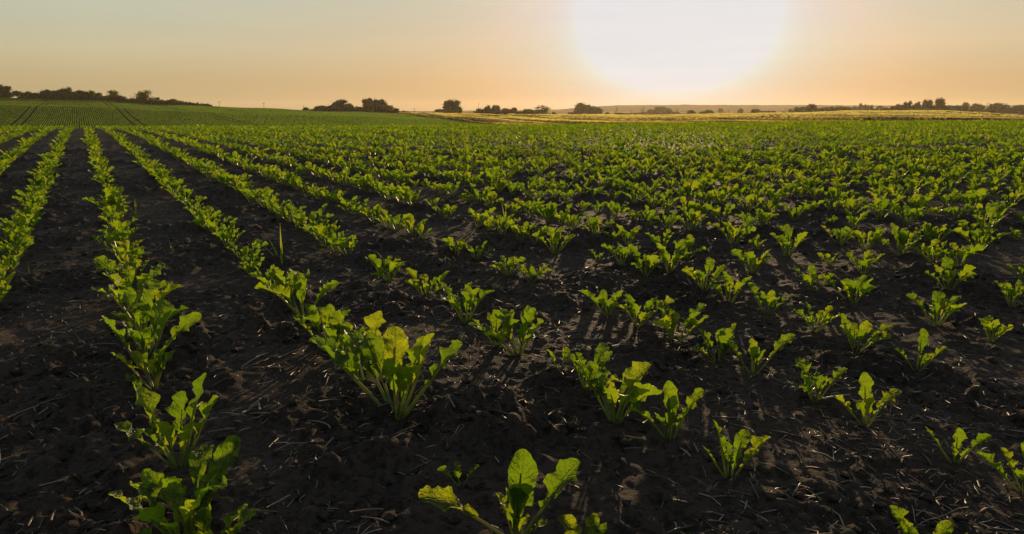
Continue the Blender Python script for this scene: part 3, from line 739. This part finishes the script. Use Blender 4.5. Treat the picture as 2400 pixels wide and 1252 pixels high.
for px, py, lp, an, bend, lab in STRAWS:
    x, y, z = place(px, py); q = px_of(x, y, z); zz = gn(x, y)
    # picture angle to ground angle: depth is foreshortened
    fs = max(.18, (py-245)/FPX/1.0); ang = math.atan2(math.sin(R(an))/fs, math.cos(R(an)))
    L = lp*q[2]/FPX*math.hypot(math.cos(R(an)), math.sin(R(an))/fs)
    L = min(L, .14)
    V, F = stalk_geo(L, .0013+sr.random()*.0008, bend, sr, 7)
    o = obj('straw_stalk', mesh_np('straw_stalk', V, F, M_STRAW, rnd=np.full(len(V), .3+.6*sr.random())), loc=(x, y, zz+.004), rot=(0, sr.normal()*.05, ang))
    tag(o, lab, 'straw', 'larger straw stalks lying on the soil')
def clods():
    r = np.random.default_rng(3); Vs = []; Fs = []; off = 0
    import bmesh
    bm = bmesh.new(); bmesh.ops.create_icosphere(bm, subdivisions=1, radius=1); B = np.array([v.co[:] for v in bm.verts]); BF = np.array([[v.index for v in f.verts] for f in bm.faces]); bm.free()
    n = 8000; Y = .95*np.exp(r.random(n)*math.log(9/.95)); X = r.uniform(-.84, .84, n)*Y
    k = fbm(X*3.1+40, Y*3.1, 2) > r.uniform(-.5, .5, n); X, Y = X[k], Y[k]; Z = ground(X, Y)+soil_relief(X, Y)
    for x, y, z in zip(X, Y, Z):
        s = .003+.012*r.random()**3; v = B*(1+.22*r.standard_normal((len(B), 1)))*np.array([s*1.3, s, s*.7]); v = rotz(v, r.random()*6)
        Vs.append(v+np.array([x, y, z+s*.2])); Fs.append(BF+off); off += len(B)
    o = obj('soil_clods', mesh_np('soil_clods', np.concatenate(Vs), np.concatenate(Fs), M_SOIL, smooth=False)); tag(o, 'loose dark soil crumbs scattered over the seedbed', 'soil crumbs', kind='stuff')
clods()

# ------------------------------------------------------------ grass weeds
def blade_geo(L, w, lean, bend, az, seed):
    r = np.random.default_rng(seed); n = 9; s = np.linspace(0, 1, n); al = lean+bend*s**1.6
    x = np.concatenate([[0], np.cumsum(np.sin(al))[:-1]])*L/(n-1); z = np.concatenate([[0], np.cumsum(np.cos(al))[:-1]])*L/(n-1)
    ww = w*np.minimum(1, (1-s)*1.7)**.8*(.6+.4*np.minimum(1, s*4)); ww[-1] = w*.03
    V = []
    for i in range(n):
        tw = s[i]*.8
        for q in (-1, 0, 1): V.append((x[i]+math.sin(tw)*q*ww[i]*.4-(q == 0)*ww[i]*-.25, q*ww[i]*math.cos(tw), z[i]))
    V = rotz(np.array(V)-np.array([0, 0, .004]), R(az)); return V, grid_faces(n, 3)
def grass(px, py, blades, lab):
    x, y, z = place(px, py); root = empty('grass_weed', (x, y, gn(x, y))); tag(root, lab, 'grass weed', 'grass weeds sprouting between the beet rows')
    for i, (az, L, w, lean, bend) in enumerate(blades):
        V, F = blade_geo(L, w, R(lean), R(bend), az, i); obj('blade', mesh_np('blade', V, F, M_GRASS, rnd=np.full(len(V), .3*(i % 3))), root)
grass(662, 622, [(100, .205, .0055, 2, 14), (80, .11, .004, 4, 10)], 'tallest single grass shoot rising above the beets, jointed stem')
grass(652, 610, [(165, .13, .004, 16, 24), (178, .14, .0035, 38, 30), (150, .07, .003, 8, 10)], 'short grass weed with two drooping blades beside the tallest shoot')
grass(70, 652, [(20, .16, .005, 40, 62), (355, .14, .0035, 60, 50), (110, .06, .003, 5, 10), (180, .08, .004, 62, 30)], 'arching grass tuft on bare soil near the picture edge')
grass(1185, 530, [(170, .16, .004, 52, 24), (120, .13, .004, 20, 10), (80, .14, .004, 5, 10), (20, .15, .004, 30, 20), (5, .17, .004, 55, 30), (200, .12, .003, 40, 20)], 'spiky grass rosette in a gap between distant rows')
grass(402, 585, [(130, .07, .003, 25, 20), (10, .05, .003, 30, 10)], 'small grass sprout between two dense rows')
grass(318, 505, [(160, .11, .004, 40, 10), (80, .12, .004, 4, 8), (60, .10, .004, 12, 8)], 'forked grass sprout close beside the dense row')
grass(1403, 545, [(90, .06, .003, 3, 8), (20, .04, .003, 15, 8)], 'thin grass sprig near the middle of the field')
grass(2235, 1083, [(20, .03, .002, 60, 10), (150, .03, .002, 50, 20)], 'tiny grass sprig at the foot of a sparse beet plant')

# ------------------------------------------------------------ trees and hedges
import bmesh
bm = bmesh.new(); bmesh.ops.create_icosphere(bm, subdivisions=2, radius=1)
ICO_V = np.array([v.co[:] for v in bm.verts]); ICO_F = np.array([[v.index for v in f.verts] for f in bm.faces]); bm.free()
def bar(p0, p1, r0, r1, n=6):
    p0 = np.array(p0, float); p1 = np.array(p1, float); d = p1-p0; d /= np.linalg.norm(d); a = np.cross(d, [0, 0, 1.0] if abs(d[2]) < .9 else [1.0, 0, 0]); a /= np.linalg.norm(a); b = np.cross(d, a)
    V = []
    for p, r_ in ((p0, r0), (p1, r1)):
        for k in range(n): t = 2*math.pi*k/n; V.append(p+(a*math.cos(t)+b*math.sin(t))*r_)
    F = [(k, (k+1) % n, n+(k+1) % n, n+k) for k in range(n)]
    return np.array(V), np.array(F)
def join(parts):
    V = []; F = []; off = 0
    for v, f in parts: V.append(v); F.append(np.asarray(f)+off); off += len(v)
    return np.concatenate(V), F
def crown_geo(w, h, zb, r, dens=1.0, open_=0.0, nl=9, leaf=.55):
    Vs = []; Fs = []; off = 0; lobes = []
    for i in range(nl):
        a = r.random()*6.283; rad = math.sqrt(r.random())*.33*w; t = r.random()
        z = zb+h*(.16+.66*t); shrink = 1-.45*abs(t-.35)
        s = np.array([w*.5*r.uniform(.38, .62), w*.5*r.uniform(.38, .6), h*r.uniform(.17, .30)*(1 if open_ else 1.25)])*shrink
        c = np.array([math.cos(a)*rad*shrink*1.2, math.sin(a)*rad*shrink, min(z, zb+h-s[2])]); lobes.append((c, s))
    if not open_:
        lobes.append((np.array([0, 0, zb+h*.44]), np.array([w*.38, w*.34, h*.46])))
        for dx in (-.26, .26): lobes.append((np.array([w*dx, 0, zb+h*.24]), np.array([w*.24, w*.24, h*.30])))
    for c, s in lobes:
        nse = 1+.16*r.standard_normal((len(ICO_V), 1)); Vs.append(ICO_V*nse*s*(.84-open_*.3)+c); Fs.append(ICO_F+off); off += len(ICO_V)
    n = int(760*dens); k = r.integers(0, len(lobes), n); d = r.standard_normal((n, 3)); d /= np.linalg.norm(d, axis=1)[:, None]
    C = np.array([lobes[i][0] for i in k]); S_ = np.array([lobes[i][1] for i in k]); P = C+d*S_*r.uniform(.8, 1.32, (n, 1))
    A = r.standard_normal((n, 3)); A /= np.linalg.norm(A, axis=1)[:, None]; B = np.cross(A, r.standard_normal((n, 3))); B /= np.linalg.norm(B, axis=1)[:, None]
    sz = leaf*r.uniform(.5, 1.3, (n, 1)); T = np.stack([P-A*sz, P+B*sz*.8, P+A*sz, P-B*sz*.6], 1).reshape(-1, 3)
    T[:, 2] = np.maximum(T[:, 2], .0)
    F4 = np.arange(n*4).reshape(-1, 4)+off; Vs.append(T)
    return np.concatenate(Vs), [np.concatenate(Fs), F4]
tr_ = np.random.default_rng(55)
def tree(px0, px1, ytop, ybase, Y, name, lab, cat, kind='t', group=None, pale=False):
    pxc = (px0+px1)/2; u = uv_of(pxc, 255)[0]; X = u*Y
    z0 = gz(X, Y); ztop = H+uv_of(1200, ytop)[1]*Y
    h = max(1.0, ztop-z0+.2); w = (px1-px0)/FPX*Y*1.08
    root = empty(name, (X, Y, z0-.05)); tag(root, lab, cat, group)
    lf = max(.30, Y/FPX*2.6*.42)
    r = np.random.default_rng(int(px0*7+ytop))
    zb = {'t': .02*h, 'o': .22*h, 'b': 0.0}[kind]; hh = h-zb
    V, F = crown_geo(w, hh, zb, r, dens=(1.5 if h*FPX/Y > 25 else .9), open_=(1.0 if kind == 'o' else 0), nl=(11 if kind == 'o' else 8), leaf=lf)
    V[:, 2] = np.clip(V[:, 2], .0, None)
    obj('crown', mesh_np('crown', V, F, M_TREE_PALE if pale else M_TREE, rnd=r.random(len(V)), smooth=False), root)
    parts = [bar((0, 0, -.3), (r.normal()*.2, r.normal()*.2, zb+hh*.45), .028*h, .014*h, 7)]
    for k in range(5):
        a = k*1.26+r.random(); z1 = zb*.8+hh*(.05+.07*k); parts.append(bar((0, 0, z1), (math.cos(a)*w*.26, math.sin(a)*w*.26, z1+hh*.28), .010*h, .004*h, 5))
    V, F = join(parts); obj('trunk', mesh_np('trunk', V, F, M_BARK), root)
    return root
HT = 'trees and bushes along the top of the far hill'
LHILL = [
 (-6, 31, 199, 'tree', 't', 'tallest dark tree at the left end of the hilltop line', 0),
 (33, 56, 213, 'tree', 'o', 'low open tree with sky showing under its branches beside the tallest one', 0),
 (57, 84, 213.5, 'bush', 'b', 'round dark bush next to the sky gap on the hilltop', 0),
 (80, 102, 217, 'bush', 'b', 'low dark bush between the round bush and a humped tree', 0),
 (97, 134, 208, 'tree', 't', 'humped dark tree rising above the hilltop bushes', 0),
 (128, 150, 212, 'bush', 'b', 'dense bush joining the humped tree to the peaked one', 0),
 (142, 174, 205.5, 'tree', 't', 'peaked tree with an uneven crown in the hilltop line', 0),
 (168, 192, 216, 'bush', 'b', 'flat-topped bush just after the peaked tree', 0),
 (181, 212, 211.5, 'tree', 't', 'broad dark tree beside the yellow-edged one on the hilltop', 0),
 (208, 229, 209, 'tree', 't', 'upright tree with sunlit yellowish flank on the hilltop', 1),
 (228, 243, 217, 'tree', 'o', 'thin wispy tree just after the sunlit upright one', 1),
 (240, 262, 225, 'bush', 'b', 'low bush in front of the wispy tree', 0),
 (259, 284, 212, 'tree', 'o', 'small lacy tree rising out of a round hilltop bush', 1),
 (255, 300, 222, 'bush', 'b', 'domed bush under the small lacy tree', 0),
 (322, 363, 212.5, 'tree', 'o', 'airy round tree standing above the hilltop hedge', 1),
 (362, 378, 228, 'bush', 'b', 'little round bush beside the airy tree', 0),
 (396, 424, 233, 'bush', 'b', 'pale low bush above the tapering end of the hedge', 1),
]
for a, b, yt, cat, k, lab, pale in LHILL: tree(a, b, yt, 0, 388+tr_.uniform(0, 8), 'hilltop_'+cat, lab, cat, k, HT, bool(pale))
def hedge(pts, Y, lab, name='hedge'):
    """pts: (px, ytop)"""
    px = np.array([p[0] for p in pts]); yt = np.array([p[1] for p in pts]); r = np.random.default_rng(int(px[0])); parts = []; T = []
    us = np.array([uv_of(p, 255)[0] for p in px]); x0, x1 = us[0]*Y, us[-1]*Y; X = x0
    root = empty(name, ((x0+x1)/2, Y, gz((x0+x1)/2, Y))); bx, by, bz = root.location
    Vs = []; Fs = []; off = 0
    while X < x1:
        top = H+uv_of(1200, float(np.interp(X/Y, us, yt)))[1]*Y; z0 = gz(X, Y); h = max(.8, top-z0); w = max(1.6, h*.8)
        s = np.array([w*.75, w*.55, h*.55]); v = ICO_V*(1+.18*r.standard_normal((len(ICO_V), 1)))*s+np.array([X-bx, r.normal()*.6, z0-bz+h*.45]); v[:, 2] = np.maximum(v[:, 2], z0-bz-.1)
        Vs.append(v); Fs.append(ICO_F+off); off += len(v)
        n = 45; d = r.standard_normal((n, 3)); d /= np.linalg.norm(d, axis=1)[:, None]; P = d*s*r.uniform(.9, 1.2, (n, 1))+np.array([X-bx, 0, z0-bz+h*.45]); A = r.standard_normal((n, 3))*.45; B = r.standard_normal((n, 3))*.45
        T.append(np.stack([P-A, P+B, P+A], 1).reshape(-1, 3)); X += w*.8
    T = np.concatenate(T); V = np.concatenate(Vs+[T]); F = [np.concatenate(Fs), np.arange(len(T)).reshape(-1, 3)+off]
    F = np.concatenate(F); obj('foliage', mesh_np('hedge', V, F, M_TREE, rnd=r.random(len(V)), smooth=False), root)
    tag(root, lab, 'hedge')
hedge([(298, 234), (320, 231), (345, 233), (385, 236), (410, 239), (440, 240), (465, 244), (494, 250)], 391, 'long dark hedge tapering down the hilltop skyline')
MT = 'trees and bushes on the skyline in the middle of the view'
MID = [
 (709, 723, 252, 'bush', 'b', 'small pointed bush standing apart before the domed tree group', 0, 415),
 (728, 748, 256, 'bush', 'b', 'low bush at the foot of the domed tree group', 0, 415),
 (741, 772, 246, 'tree', 't', 'smaller rounded tree leaning against the big domed tree', 0, 415),
 (767, 822, 234, 'tree', 't', 'big smooth domed tree in the skyline group', 0, 418),
 (812, 833, 243, 'tree', 't', 'small tree on the lit side of the big domed tree', 0, 418),
 (831, 852, 250, 'bush', 'b', 'dark bush between the two biggest skyline trees', 0, 418),
 (848, 880, 231, 'tree', 't', 'tall ragged tree with a pointed top in the skyline group', 1, 420),
 (872, 905, 233, 'tree', 't', 'dark ragged tree joined to the pointed-top tree', 0, 422),
 (904, 923, 245, 'tree', 'o', 'small open tree with sky gap beneath it, after the ragged pair', 0, 424),
 (919, 936, 254, 'bush', 'b', 'dark bush sloping down from the small open tree', 0, 424),
 (936, 958, 261, 'bush', 'b', 'lowest bush trailing at the end of the first skyline group', 0, 428),
 (1018, 1044, 256, 'bush', 'o', 'loose low tree at the foot of the lone tall tree', 0, 450),
 (1041, 1083, 233, 'tree', 't', 'lone tall tree with a knobbly crown between two gaps', 0, 450),
 (1113, 1137, 254, 'tree', 't', 'bushy tree under the radio mast at the start of the row', 0, 455),
 (1132, 1152, 247, 'tree', 't', 'tree with a thin raised tip beside the mast', 0, 455),
 (1148, 1174, 246, 'tree', 't', 'open-topped tree, highest of the long mid skyline row', 0, 455),
 (1172, 1203, 254, 'tree', 't', 'wide flat tree in the middle of the long row', 0, 455),
 (1199, 1214, 253, 'tree', 't', 'narrow spire-like tree in the long row', 0, 455),
 (1212, 1226, 262, 'bush', 'b', 'small bush in the dip after the spire-like tree', 0, 455),
 (1220, 1256, 256, 'tree', 't', 'dark sloping tree before the airy round one', 0, 455),
 (1251, 1293, 247, 'tree', 'o', 'airy round tree with sky through its crown ending the row', 1, 456),
 (1294, 1303, 264, 'bush', 'b', 'tiny bush just after the airy round tree', 0, 456),
 (1332, 1348, 263, 'bush', 'b', 'low bush at the foot of the tree near the sun glow', 0, 680),
 (1343, 1388, 241, 'tree', 't', 'large tree at the edge of the sun glow', 0, 680),
 (1378, 1412, 249, 'tree', 't', 'lower tree leaning on the large one by the sun glow', 0, 680),
 (1419, 1428, 264, 'bush', 'b', 'tiny round bush alone under the bright sky', 0, 465),
 (1440, 1466, 265, 'bush', 'b', 'low bush beside the propped pole', 0, 465),
 (1516, 1537, 256, 'tree', 't', 'hazy small tree before the tallest one under the sun', 0, 1000),
 (1533, 1562, 249, 'tree', 't', 'hazy round tree, tallest directly under the sun', 0, 1000),
 (1558, 1577, 253, 'tree', 't', 'hazy pointed tree just after the tallest under the sun', 0, 1000),
 (1572, 1592, 261, 'bush', 'b', 'hazy bush sloping to the ground after the pointed tree', 0, 1000),
 (1611, 1630, 258, 'bush', 'b', 'square hazy bush on its own under the sun', 0, 520),
 (1640, 1654, 262, 'bush', 'b', 'dark little bush beside the pale dome-shaped tree', 0, 520),
 (1648, 1676, 255, 'tree', 't', 'pale dome-shaped tree in the haze', 1, 540),
 (1684, 1694, 254, 'tree', 't', 'faint small tree far off in the haze', 0, 1100),
 (1730, 1741, 254, 'tree', 't', 'faint tree alone between pale field strips', 0, 900),
]
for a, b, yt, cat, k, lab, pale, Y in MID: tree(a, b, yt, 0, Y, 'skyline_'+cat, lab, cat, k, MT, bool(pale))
hedge([(1428, 269), (1460, 267), (1480, 265), (1500, 264), (1520, 262), (1560, 263), (1592, 269)], 980, 'hazy hedge below the trees under the sun')
RT = 'trees and bushes beyond the wheat'
RIGHT = [
 (1762, 1781, 255, 'tree', 't', 'small dark tree at the gable of the long barn', 0, 560),
 (1808, 1821, 260, 'bush', 'b', 'pale bush at the other gable of the long barn', 1, 560),
 (1833, 1843, 262, 'bush', 'b', 'tiny bush beside the leaning field pole', 0, 620),
 (1848, 1861, 256, 'bush', 'b', 'hazy bush opening the wooded strip behind the wheat', 1, 640),
 (1856, 1893, 250, 'tree', 't', 'sloping tree at the near end of the wooded strip', 1, 620),
 (1888, 1922, 244, 'tree', 't', 'dark humped tree, tallest of the first wooded strip', 0, 600),
 (1918, 1946, 250, 'tree', 't', 'hazy tree following the dark humped one', 0, 610),
 (1943, 1972, 250, 'tree', 't', 'flat-topped tree in the middle of the wooded strip', 0, 610),
 (1966, 2002, 249.5, 'tree', 't', 'square-ended tree closing the wooded strip', 0, 610),
 (1997, 2012, 250, 'tree', 't', 'faint round tree in the gap after the strip', 0, 900),
 (2011, 2021, 241, 'tree', 't', 'slim columnar tree standing faintly in the gap', 0, 850),
 (2019, 2032, 244.5, 'tree', 't', 'faint tree right after the slim columnar one', 0, 850),
 (2030, 2046, 246.5, 'tree', 't', 'faint broad tree behind the golden rise', 0, 850),
 (2054, 2070, 247, 'tree', 't', 'faint tree before the first sunlit shrubs', 0, 800),
 (2066, 2088, 251, 'bush', 'b', 'sunlit olive shrub on the golden rise', 1, 560),
 (2084, 2096, 248, 'tree', 't', 'small tree between the olive shrub and the dark dome', 0, 560),
 (2094, 2120, 243, 'tree', 't', 'dark domed tree at the start of the tallest group', 0, 560),
 (2116, 2137, 237, 'tree', 't', 'peaked dark tree after the dark dome', 0, 560),
 (2134, 2150, 243, 'tree', 't', 'small rounded tree between two peaks', 0, 560),
 (2144, 2160, 238, 'tree', 't', 'pointed tree next to the pair of lacy crowns', 0, 565),
 (2152, 2176, 253, 'bush', 'b', 'pale yellowish shrub in front of the tallest group', 1, 540),
 (2160, 2186, 232, 'tree', 't', 'first of two tall trees with lacy tops', 0, 560),
 (2186, 2220, 231, 'tree', 't', 'second and broadest of two tall trees with lacy tops', 0, 560),
 (2216, 2236, 247, 'tree', 't', 'faint tree beside the house gable', 1, 760),
 (2246, 2268, 246, 'tree', 't', 'round dark tree beside the pale house', 0, 570),
 (2256, 2272, 241, 'tree', 't', 'faint taller tree behind the round dark one', 0, 760),
 (2277, 2306, 241.5, 'tree', 't', 'hazy tree with a hooked top after the house', 0, 700),
 (2311, 2346, 239.5, 'tree', 't', 'wide hazy tree behind the first tall field pole', 0, 700),
 (2340, 2372, 245, 'tree', 't', 'hazy tree behind the second tall field pole', 0, 700),
 (2366, 2390, 247, 'tree', 't', 'low hazy tree near the end of the far wood', 0, 700),
 (2384, 2425, 246, 'tree', 't', 'hazy tree at the very end of the far wood', 0, 700),
 (2321, 2333, 256, 'bush', 'b', 'small round bush against the far golden strip', 0, 520),
 (2343, 2355, 263, 'bush', 'b', 'small dark bush below the golden strip', 0, 470),
 (2391, 2408, 266, 'bush', 'b', 'dark round bush cut by the picture edge', 0, 455),
]
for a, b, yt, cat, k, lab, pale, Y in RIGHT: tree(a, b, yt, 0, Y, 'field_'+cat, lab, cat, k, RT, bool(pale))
# low distant hedges that close gaps
hedge([(52, 229), (90, 227), (130, 225), (180, 226), (240, 230), (300, 236)], 392, 'unbroken dark undergrowth beneath the hilltop trees')
hedge([(722, 260), (780, 257), (850, 256), (905, 258), (955, 264)], 424, 'dark undergrowth beneath the domed and pointed skyline trees')
hedge([(1114, 263), (1160, 260), (1210, 262), (1250, 263), (1290, 266)], 458, 'dark undergrowth beneath the long middle skyline row')
hedge([(955, 264), (975, 263.5), (1000, 265), (1020, 266)], 700, 'faint low hedge far off between the first two skyline groups')
hedge([(2046, 256), (2100, 255), (2170, 254), (2240, 256), (2280, 257)], 575, 'continuous dark undergrowth below the tall lacy-topped trees')

# ------------------------------------------------------------ poles, mast, buildings
def pole(px, yt, Y, lab, arm=True, strut=False, name='utility_pole', cat='pole', rad=.0):
    u = uv_of(px, 255)[0]; X = u*Y; z0 = gz(X, Y); h = H+uv_of(1200, yt)[1]*Y-z0; h = max(h, 3)
    root = empty(name, (X, Y, z0-.1)); tag(root, lab, cat, 'poles and masts on the skyline'); r_ = max(.12, Y*.00030)
    V, F = bar((0, 0, -.3), (0, 0, h), r_, r_*.7, 6); obj('shaft', mesh_np('shaft', V, F, M_POLE), root)
    if arm:
        V, F = bar((-.9, 0, h-.5), (.9, 0, h-.5), r_*.5, r_*.5, 4); obj('crossarm', mesh_np('crossarm', V, F, M_POLE), root)
        parts = [bar((dx, 0, h-.45), (dx, 0, h-.1), .08, .05, 5) for dx in (-.8, 0.35, .8)]
        V, F = join(parts); ins = obj('insulators', mesh_np('insulators', V, np.concatenate(F), M_POLE), root); ins['kind'] = 'stuff'
    if strut:
        V, F = bar((-2.6, 0, -.3), (-.1, 0, h*.78), r_*.8, r_*.7, 5); obj('strut', mesh_np('strut', V, F, M_POLE), root)
for a in [(310, 223, 400, 'thin pole beside the airy hilltop tree', False), (515, 237, 420, 'lone thin pole where the hilltop hedge ends'), (619, 240, 420, 'lone thin pole on the bare hill skyline'),
          (712, 246, 430, 'short pole right above the small pointed bush', False), (971, 254, 470, 'faint pole between the first two skyline groups'), (1481, 257, 500, 'short hazy pole beside the hedge under the sun', False),
          (1503, 256, 500, 'short hazy pole next to the propped one'), (1589, 256, 520, 'hazy pole where the trees under the sun end'), (1710, 257, 560, 'thin pole among the pale field strips'),
          (1722, 261, 560, 'very short pole among the pale field strips', False), (1842, 254, 640, 'field pole before the wooded strip'), (1863, 256, 600, 'dark pole at the start of the wooded strip'),
          (2313, 240, 520, 'first tall dark field pole before the far golden strip'), (2357, 242, 500, 'second tall dark field pole before the far golden strip')]: pole(*a)
pole(1446, 252, 480, 'propped pole with slanting strut under the bright sky', True, True)
pole(1509, 251, 500, 'taller propped pole with slanting strut under the sun', True, True)
pole(1122, 240.5, 620, 'tall thin radio mast above the skyline trees', False, False, 'radio_mast', 'mast')
def house(px0, px1, yt, Y, lab, name, cat, wallfrac=.5, ridge=True):
    u0, u1 = uv_of(px0, 255)[0], uv_of(px1, 255)[0]; X = (u0+u1)/2*Y; w = (u1-u0)*Y/2; z0 = gz(X, Y); h = H+uv_of(1200, yt)[1]*Y-z0; d = w*.35 if w > 6 else w*.8
    root = empty(name, (X, Y, z0-.1)); tag(root, lab, cat); hw = h*wallfrac
    V = np.array([(-w, -d, -.3), (w, -d, -.3), (w, d, -.3), (-w, d, -.3), (-w, -d, hw), (w, -d, hw), (w, d, hw), (-w, d, hw), (-w, 0, h-.08), (w, 0, h-.08)])
    F4 = np.array([(0, 1, 5, 4), (1, 2, 6, 5), (2, 3, 7, 6), (3, 0, 4, 7)]); F3 = np.array([(4, 7, 8), (5, 9, 6)])
    obj('wall', mesh_np('wall', V, [F4, F3], M_WALL, smooth=False), root)
    e = .35; V = np.array([(-w-e, -d-e, hw-.15), (w+e, -d-e, hw-.15), (w+e, 0, h), (-w-e, 0, h), (-w-e, d+e, hw-.15), (w+e, d+e, hw-.15), (-w-e, -d-e, hw-.33), (w+e, -d-e, hw-.33), (w+e, 0, h-.2), (-w-e, 0, h-.2), (-w-e, d+e, hw-.33), (w+e, d+e, hw-.33)])
    F = np.array([(0, 1, 2, 3), (3, 2, 5, 4), (6, 9, 8, 7), (9, 10, 11, 8), (0, 6, 7, 1), (4, 5, 11, 10), (1, 7, 8, 2), (2, 8, 11, 5), (3, 9, 6, 0), (4, 10, 9, 3)])
    rf = obj('roof', mesh_np('roof', V, F, M_ROOF, smooth=False), root)
    if ridge:
        bv = np.array([(x, y, z) for z in (h-.6, h+.7) for x, y in ((w*.4, -.3), (w*.4+.6, -.3), (w*.4+.6, .3), (w*.4, .3))]); bf = np.array([(0, 1, 5, 4), (1, 2, 6, 5), (2, 3, 7, 6), (3, 0, 4, 7), (4, 5, 6, 7)])
        obj('chimney', mesh_np('chimney', bv, bf, M_ROOF, smooth=False), rf)
house(1773, 1812, 260, 562, 'long low dark barn between two bushes beyond the wheat', 'barn', 'barn', .45, True)
house(2230, 2247, 248, 575, 'pale gabled farmhouse half hidden beside the round dark tree', 'farmhouse', 'house', .55, True)

# ------------------------------------------------------------ evening haze
hb = np.array([(x, y, z) for z in (-26, 38) for x, y in ((-3600, -400), (4600, -400), (4600, 3500), (-3600, 3500))], float)
hf = np.array([(0, 3, 2, 1), (4, 5, 6, 7), (0, 1, 5, 4), (1, 2, 6, 5), (2, 3, 7, 6), (3, 0, 4, 7)])
mh = bpy.data.materials.new('evening_haze'); mh.use_nodes = True; mh.node_tree.nodes.clear()
pv = mh.node_tree.nodes.new('ShaderNodeVolumePrincipled'); mo = mh.node_tree.nodes.new('ShaderNodeOutputMaterial')
mh.node_tree.links.new(pv.outputs[0], mo.inputs['Volume'])
pv.inputs['Color'].default_value = (1, .84, .60, 1); pv.inputs['Density'].default_value = .00011; pv.inputs['Anisotropy'].default_value = .45
o = obj('haze', mesh_np('haze', hb, hf, mh, smooth=False)); tag(o, 'thin warm evening haze lying over the fields', 'haze', kind='stuff')
